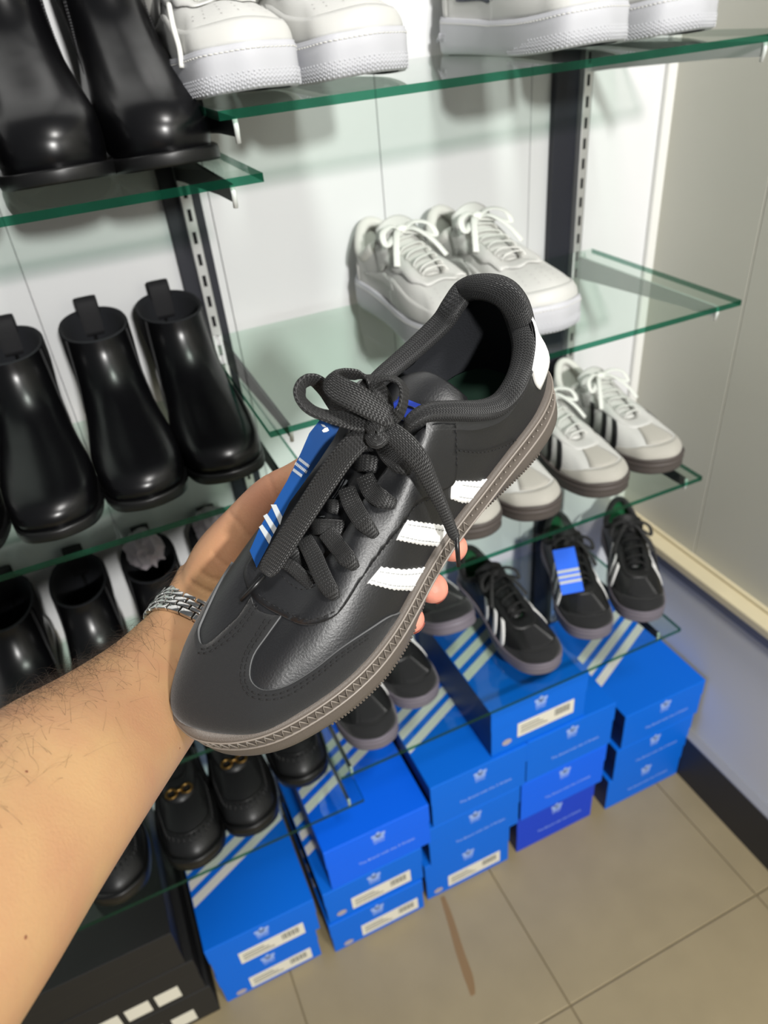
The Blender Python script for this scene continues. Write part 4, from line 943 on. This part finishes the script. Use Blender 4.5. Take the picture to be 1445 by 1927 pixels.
# black ankle boots
def make_boot(group, hs=1.0, welt=False):
    t = thing('ankle_boot', '', 'boot', (0, 0, 0), 0, group); out = outline(*LOAF_OUT, n=6); P0 = resample(out, 96); k0 = int(np.argmin(P0[:, 0])); P0 = np.roll(P0, -k0, 0)
    if P0[10, 1] < 0: P0 = np.vstack([P0[:1], P0[1:][::-1]])
    hx = ([0, .085, .13, .285], [.026, .025, .014, .011]); e = .0035 if welt else .001
    prof = [(-.004, 0, 1), (e-.0005, .02, 1), (e, .2, 1), (e, .85, 1), (e-.0006, 1, 1), (-.006, 1, 1)]
    V, Fc, _, _ = sole_prof(out, hx, .008, prof, 110); mk('outsole', V, Fc, M['boot_sole'], t)
    dz = np.array([0, .008, .018, .028, .036, .043, .050, .058, .068, .080, .094, .110, .125, .140])
    xf = np.array([.281, .2825, .280, .271, .256, .237, .216, .195, .176, .160, .149, .141, .136, .134]); xb = np.array([.002, .0, .0, .001, .002, .004, .006, .008, .010, .012, .012, .010, .008, .007])
    wf = np.array([.95, .99, 1.0, .985, .95, .91, .87, .83, .80, .78, .77, .77, .78, .79]); bl = np.clip((dz-.028)/.075, 0, 1)
    ctl = np.column_stack([dz, xf, xb, wf, bl]); ctl = cr(ctl, 4); rings = []
    th = 2*np.pi*np.arange(96)/96
    for (d, f, b, w, bb_) in ctl:
        x = b+P0[:, 0]/.285*(f-b); y = P0[:, 1]*w; cx_, hxw = (f+b)/2, (f-b)/2
        fr = (P0[:, 0]/.285*2-1); ye = np.sign(P0[:, 1])*.0375*np.sqrt(np.clip(1-np.abs(fr)**2.3, 0, 1)); y = y*(1-bb_)+ye*bb_
        hb_ = np.interp(x, *hx)+zspr(x, .008); z = hb_*(1-min(1, d/.06))+.024*min(1, d/.06)+d*hs; rings.append(np.column_stack([x, y, z]))
    G = np.array(rings); nr_ = len(G)
    # small dips of the topline front and back
    x = G[-1][:, 0]
    inner = []
    c = G[-1].mean(0)
    for (sc_, dzz) in ((.985, .0012), (.93, .0008), (.88, -.006), (.84, -.05), (.8, -.09)):
        q = c+(G[-1]-c)*sc_; q[:, 2] = G[-1][:, 2]+dzz; inner.append(q)
    V = np.vstack([G.reshape(-1, 3)]); Fc = grid_f(nr_, 96); Fc += [(i*96+95, i*96, (i+1)*96, (i+1)*96+95) for i in range(nr_-1)]
    fixn(mk('shaft', V, Fc, M['boot'], t))
    IN = np.array([G[-1]]+inner); Fc = grid_f(6, 96)+[(i*96+95, i*96, (i+1)*96, (i+1)*96+95) for i in range(5)]+[tuple(5*96+i for i in range(96))]; mk('lining', IN.reshape(-1, 3), Fc, M['lining'], t)
    def SG(u, v):
        u = (np.asarray(u) % 1)*96; v = np.clip(np.asarray(v), 0, 1)*(nr_-1); i = np.floor(u).astype(int); j = np.minimum(np.floor(v).astype(int), nr_-2); a, b = (u-i)[..., None], (v-j)[..., None]; i2 = (i+1) % 96; i = i % 96
        return (G[j, i]*(1-a)+G[j, i2]*a)*(1-b)+(G[j+1, i]*(1-a)+G[j+1, i2]*a)*b
    def SN(u, v):
        d_ = .01; n_ = np.cross(SG(u+d_, v)-SG(u-d_, v), SG(u, np.clip(v+d_, 0, 1))-SG(u, np.clip(v-d_, 0, 1))); n_ = unit(n_); q = SG(u, v)-np.array([.07, 0, .06]); s_ = np.sign((n_*q).sum(-1, keepdims=True)); return n_*s_
    for sd in (1, -1):
        vv = np.linspace(.42, .995, 16); wd_ = .075*np.sqrt(np.clip((vv-.42)/.25, 0, 1))+.03*np.clip((vv-.6)/.4, 0, 1); cc = .24+.0*vv; k = np.linspace(-1, 1, 7)
        uu = cc[:, None]+wd_[:, None]*k[None]; uu = uu if sd > 0 else 1-uu; vg = np.repeat(vv[:, None], 7, 1); Pp = SG(uu, vg)+SN(uu, vg)*.0006
        mk('elastic_gore', Pp.reshape(-1, 3), grid_f(16, 7), M['elastic'], t)
        sb = MB()
        for dd in (.018, .030):
            edge = [(cc[i]-wd_[i]-dd, vv[i]) for i in range(15, -1, -1)]+[(cc[0]+f*.02, vv[0]-dd*.8) for f in (-.5, 0, .5)]+[(cc[i]+wd_[i]+dd, vv[i]) for i in range(16)]
            e_ = cr(edge, 3); ue = e_[:, 0] if sd > 0 else 1-e_[:, 0]; pp = SG(ue, e_[:, 1])+SN(ue, e_[:, 1])*.0004
            for i in range(0, len(pp)-1, 1): sb.add(*tube_vf([pp[i], pp[i]*.35+pp[i+1]*.65], .0006, 4))
        sb.build('stitching', M['boot_thread'], t)['kind'] = 'stuff'
    topz = G[-1][0, 2]
    Pt = cr([(.010, 0, topz-.03), (.004, 0, topz+.001), (.003, 0, topz+.010), (.010, 0, topz+.0145), (.017, 0, topz+.005), (.018, 0, topz-.03)], 5); V, Fc, U = ribbon_vf(Pt, np.tile([1., 0, .2], (len(Pt), 1)), .026, .002, 10); mk('pull_tab', V, Fc, M['elastic'], t)
    return t
g = 'shiny black ankle boots, left shelf'
bt = make_boot(g, .80); place(bt, -.055, -.272, ZF+.001, .0, sc=.97)['label'] = 'shiny black ankle boot nearest the held shoe, right end of the row'
for x, y, dv, lb_ in ((-.140, -.278, 0, 'shiny black ankle boot, second from the right, pull tab standing up'), (-.226, -.285, .02, 'shiny black ankle boot third from the right, cut by the left edge of the picture'), (-.318, -.285, 0, 'shiny black ankle boot of which only a sliver shows at the left edge')):
    o = place(copy_tree(bt), x, y, ZF+.001, dv, sc=.97, mirror=x < -.2); o['label'] = lb_
g = 'black ankle boots in the shadow'
for i, (x, lb_) in enumerate(((-.070, 'shadowed black boot behind the thumb and wrist'), (-.165, 'shadowed black boot just above the watch band'), (-.258, 'shadowed black boot above the hairy forearm, middle'), (-.350, 'shadowed black boot at the left edge above the forearm'))):
    o = place(copy_tree(bt), x, -.27, ZG+.001, 0, sc=.97, mirror=i % 2 == 0); o['label'] = lb_; o['group'] = g
g = 'tall polished black boots, top left shelf'
be = make_boot(g, 1.12, True); place(be, -.039, -.258, ZE+.001, .03)['label'] = 'polished black boot beside the chunky white sneaker, top left shelf'
o = place(copy_tree(be), -.128, -.255, ZE+.001, .02, mirror=True); o['label'] = 'polished black boot in the top left corner'
o = place(copy_tree(be), -.235, -.255, ZE+.001, .0); o['label'] = 'polished black boot mostly outside the left edge, top shelf'
# crumpled tissue stuffed in the shadowed boots
def wad(x, y, z, r, lb_):
    bm = bmesh.new(); bmesh.ops.create_icosphere(bm, subdivisions=3, radius=r)
    for v in bm.verts: v.co *= 1+.22*math.sin(v.co.x*260+v.co.y*170)*math.cos(v.co.z*310+v.co.x*90)+random.uniform(-.07, .07)
    me_ = bpy.data.meshes.new('tissue_wad'); bm.to_mesh(me_); bm.free(); me_.materials.append(M['tissue']); o_ = link(bpy.data.objects.new('tissue_wad', me_)); o_.location = (x, y, z); o_.scale = (1, 1.5, .8); tag(o_, lb_, 'paper')
wad(-.165, -.065, ZG+.150, .024, 'crumpled grey tissue stuffed in the boot above the watch band')
wad(-.070, -.065, ZG+.150, .026, 'crumpled grey tissue stuffed in the boot beside the thumb')

# black loafers with brass bit
LO_LAT = [(.010, (.010, .014, .062), .9, -.02, .002, .015), (.034, (.030, .026, .055), .6, -.012, .003, .012), (.062, (.054, .030, .050), .5, -.010, .003, .010), (.092, (.080, .031, .050), .5, -.010, .003, .010), (.120, (.104, .028, .055), .5, -.008, .003, .012),
          (.146, (.120, .022, .062), .45, -.004, .003, .016), (.178, (.130, .016, .068), .42, -.001, .003, .018), (.208, (.136, .010, .071), .42, 0, .003, .019), (.238, (.139, .006, .072), .42, 0, .003, .019), (.264, (.141, .003, .072), .42, 0, .003, .018)]
def make_loafer(group):
    t = thing('loafer', '', 'shoe', (0, 0, 0), 0, group); out = outline(*LOAF_OUT, n=6); h = ([0, .14, .285], [.028, .020, .020])
    V, Fc, _, _ = sole_prof(out, h, .008, [(-.004, 0, 1), (.0025, .03, 1), (.003, .5, 1), (.003, .9, 1), (.002, 1, 1), (-.006, 1, 1)], 110); mk('outsole', V, Fc, M['boot_sole'], t)
    S = Low(out, LO_LAT, ((.1415, 0, .072), .42, 0, .002, .019), ((.005, 0, .064), 1, -.02, .002, .018), h, .008); V, Fc, _ = S.grid(132, 16); mk('upper', V, Fc, M['dull_black'], t)
    tt = np.linspace(7.0, S.M-7.0, 60); ss = .36+.14*np.abs((tt-S.toe_t)/4)**2; pp = S.off(tt, ss, .0008); V, Fc, U = tube_vf(pp, .0016, 8); mk('apron_seam', V, Fc, M['dull_black'], t)
    pl = MB()
    for a in np.linspace(-3.4, 3.4, 30): pl.add(*tube_vf(S.off(np.array([S.toe_t+a]*3), np.array([.27, .32, .37])+.14*abs(a/4)**2, .0008), .0009, 5))
    pl.build('apron_pleats', M['dull_black'], t)['kind'] = 'stuff'
    TS = np.stack([np.repeat(np.linspace(6.2, S.M-6.2, 30)[:, None], 4, 1), np.repeat(np.linspace(.62, .82, 4)[None], 30, 0)], 2); S.patch('saddle_strap', TS, .0022, M['dull_black'], t)
    c = S.ev(np.array([S.toe_t]), np.array([.70]))[0]+(0, 0, .0045); a = np.linspace(0, 2*np.pi, 17)
    for sg in (-1, 1): V, Fc, U = tube_vf([c+(.0075*math.cos(q), sg*.011+.008*math.sin(q), .0) for q in a], .0018, 8, cap=False); mk('brass_ring', V, Fc, M['gold'], t)
    V, Fc, U = tube_vf([c+(0, -.006, .001), c+(0, 0, .0025), c+(0, .006, .001)], .0022, 8); mk('brass_bar', V, Fc, M['gold'], t)
    collar_and_lining(S, t, M['dull_black'], M['lining'], 6.0, .0022, .0008, .001, .026); return t
lo = make_loafer('black loafers with brass trim'); place(lo, -.142, -.285, ZH+.001, .0, sc=.97)['label'] = 'black loafer with brass trim directly under the held toe'
for x, y, dv, lb_ in ((-.225, -.297, .0, 'black loafer with brass trim beside the edge of the forearm'), (-.330, -.297, .03, 'plain dark loafer half hidden by the forearm, above the black boxes'), (-.052, -.245, -.05, 'black loafer in shadow at the right end of its shelf, above blue boxes')):
    o = place(copy_tree(lo), x, y, ZH+.001, dv, sc=.97); o['label'] = lb_

# ================================================================== SHOE BOXES ON THE FLOOR
def leaf(cx, cz, ang, ln, w):
    P = []
    for q in np.linspace(0, 1, 9): P.append((w*math.sin(math.pi*q)**.8, ln*q))
    P += [(-x, y) for x, y in P[-2:0:-1]]; c, s_ = math.cos(ang), math.sin(ang); return [(cx+x*c+y*s_, cz-x*s_+y*c) for x, y in P]
def plates(name, polys, y, m, parent, th=.0003):
    b = MB()
    for P in polys:
        k = len(P); b.add([(x, y, z) for x, z in P]+[(x, y+th, z) for x, z in P], [tuple(range(k)), tuple(range(k, 2*k))[::-1]]+[(i, (i+1) % k, k+(i+1) % k, k+i) for i in range(k)])
    return fixn(b.build(name, m, parent, False))
def trefoil(parent, cx, cz, s_, y, m):
    P = [leaf(cx, cz-.1*s_, a, .62*s_, .19*s_) for a in (0, .92, -.92)]
    P += [[(cx-.42*s_, cz-z*s_), (cx+.42*s_, cz-z*s_), (cx+.36*s_, cz-(z+.06)*s_), (cx-.36*s_, cz-(z+.06)*s_)] for z in (.14, .24, .34)]
    return plates('trefoil_logo', P, y, m, parent)
BOXG = 'blue shoe boxes on the floor'
def shoe_box(x0, x1, z0, hgt, lab, yf=-.280, m=None, text=True, sticker=None, hole=None, stripes=True, logo=True, rz=0., dep=.262, lidh=None):
    w = x1-x0; m = m or M['box_blue']; t = thing('shoe_box', lab, 'box', (x0, yf, z0+.0004), rz, BOXG); hgt -= .0008; lh = lidh or hgt*.42
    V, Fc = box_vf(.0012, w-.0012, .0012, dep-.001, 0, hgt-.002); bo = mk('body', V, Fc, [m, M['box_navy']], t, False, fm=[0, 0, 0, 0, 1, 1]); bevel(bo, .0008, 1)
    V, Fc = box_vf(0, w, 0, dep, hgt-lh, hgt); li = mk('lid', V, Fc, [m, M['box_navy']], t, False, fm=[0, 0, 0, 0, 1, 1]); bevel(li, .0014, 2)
    if logo: trefoil(li, w*.5, hgt-lh*.45, .025, -.0004, M['box_pale'])
    if logo: text_obj('wordmark', 'adidas', .0075, M['box_pale'], li, (w*.5, -.0002, hgt-lh*.45-.0165), (math.pi/2, 0, 0), .0001)
    if text: text_obj('slogan', 'The Brand with the 3 Stripes', .0086, M['box_pale'], bo, (w*.56, .0009, hgt*.30), (math.pi/2, 0, 0), .0001)
    if stripes:
        for k in range(3):
            y = .075+k*.030; b = [(0.0015, y), (.0015, y+.017), (w-.0015, y+.017+w*.48), (w-.0015, y+w*.48)]
            V = [(px_, py_, hgt+z) for z in (-.0003, .0002) for px_, py_ in b]; fixn(mk('lid_stripe', V, [(3, 2, 1, 0), (4, 5, 6, 7), (0, 1, 5, 4), (1, 2, 6, 5), (2, 3, 7, 6), (3, 0, 4, 7)], M['box_white'], li, False))
    if sticker:
        sx, sz = sticker; st_ = box('sticker', sx, sx+.110, .0006, .0014, sz, sz+.033, M['sticker'], bo)
        if sz > hgt-lh-.02: st_.location.y = -.0015
        b = MB()
        for k in range(9): V, Fc = box_vf(sx+.072+k*.0034, sx+.072+k*.0034+.0018+.0008*(k % 2), .0003, .0007, sz+.012, sz+.028); b.add(V, Fc)
        bc = b.build('barcode', M['sticker_ink'], st_, False); bc['kind'] = 'stuff'
        for k in range(3): box('printed_line', sx+.006, sx+.058-.008*k, .0003, .0007, sz+.008+k*.007, sz+.0105+k*.007, M['sticker_ink'], st_)
    if hole:
        V = [(hole[0]+.009*math.cos(q), .0006, hole[1]+.007*math.sin(q)) for q in np.linspace(0, 6.28, 17)[:-1]]; mk('finger_hole', V, [tuple(range(16))], M['tissue'], bo, False)
    return t
# far right stack of three
shoe_box(.506, .690, 0, .094, 'blue shoe box on the floor against the right wall, bottom of its stack')
shoe_box(.512, .694, .094, .094, 'blue shoe box against the right wall, middle of its stack', yf=-.283)
shoe_box(.519, .703, .188, .094, 'blue shoe box with striped lid against the right wall, topmost of its stack', yf=-.284)
# second stack from the right, a fourth box bridging on top
shoe_box(.301, .476, 0, .112, 'violet-blue shoe box at the foot of the second stack from the right wall', m=M['box_deep'], yf=-.276)
shoe_box(.303, .487, .112, .112, 'bright blue shoe box above the violet-blue one', m=M['box_bright'], yf=-.282)
shoe_box(.311, .493, .224, .112, 'blue shoe box with smeared front below the top box with a label', yf=-.283)
shoe_box(.243, .428, .336, .110, 'blue shoe box right under the shelf of black sneakers, white label on front', sticker=(.050, .022), hole=(.030, .022), text=False)
# third stack
shoe_box(.107, .282, 0, .112, 'blue shoe box on the floor with one label, behind the brown floor stain', sticker=(.045, .012), hole=(.024, .016), text=True)
shoe_box(.118, .300, .112, .112, 'blue shoe box in the middle of the stack behind the brown floor stain', yf=-.283)
shoe_box(.128, .311, .224, .111, 'blue shoe box on top of the stack behind the brown floor stain', yf=-.284)
# fourth stack
shoe_box(-.080, .098, 0, .094, 'blue shoe box on the floor, lower of two labelled boxes in the middle stack', sticker=(.055, .010), hole=(.028, .012), text=False, yf=-.288)
shoe_box(-.077, .103, .094, .096, 'blue shoe box with label, second in the middle stack', sticker=(.045, .012), hole=(.025, .018), text=False, yf=-.286)
shoe_box(-.060, .123, .190, .110, 'brightest blue shoe box, top of the middle stack below the held toe', m=M['box_bright'], yf=-.286)
# fifth stack, leftmost blue
shoe_box(-.274, -.101, 0, .095, 'leftmost blue shoe box resting on the floor, label on front', sticker=(.046, .008), hole=(.028, .012), text=False)
shoe_box(-.272, -.092, .095, .095, 'leftmost blue shoe box with striped lid, on top', sticker=(.044, .010), text=False, yf=-.285)
# black boxes
BOXG = 'black shoe boxes at lower left'
def black_box(x0, x1, z0, hgt, lab, labels):
    w = x1-x0; t = thing('shoe_box', lab, 'box', (x0, -.285, z0+.0004), 0, BOXG); hgt -= .0008
    bo = box('body', .0012, w-.0012, .0012, .284, 0, hgt-.002, M['box_black'], t, .0008); box('lid', 0, w, 0, .285, hgt-.040, hgt, M['box_black'], t, .0014)
    for a in labels: box('sticker', a, a+.037, .0006, .0016, .010, .043, M['sticker'], bo)
black_box(-.600, -.285, 0, .090, 'black shoe box on the floor at the bottom of the dark stack', [.240, .190, .140])
black_box(-.600, -.290, .090, .095, 'black shoe box with three small labels in the middle of the dark stack', [.236, .190, .144])
black_box(-.600, -.300, .185, .095, 'black shoe box with bare front on top of the dark stack', [])
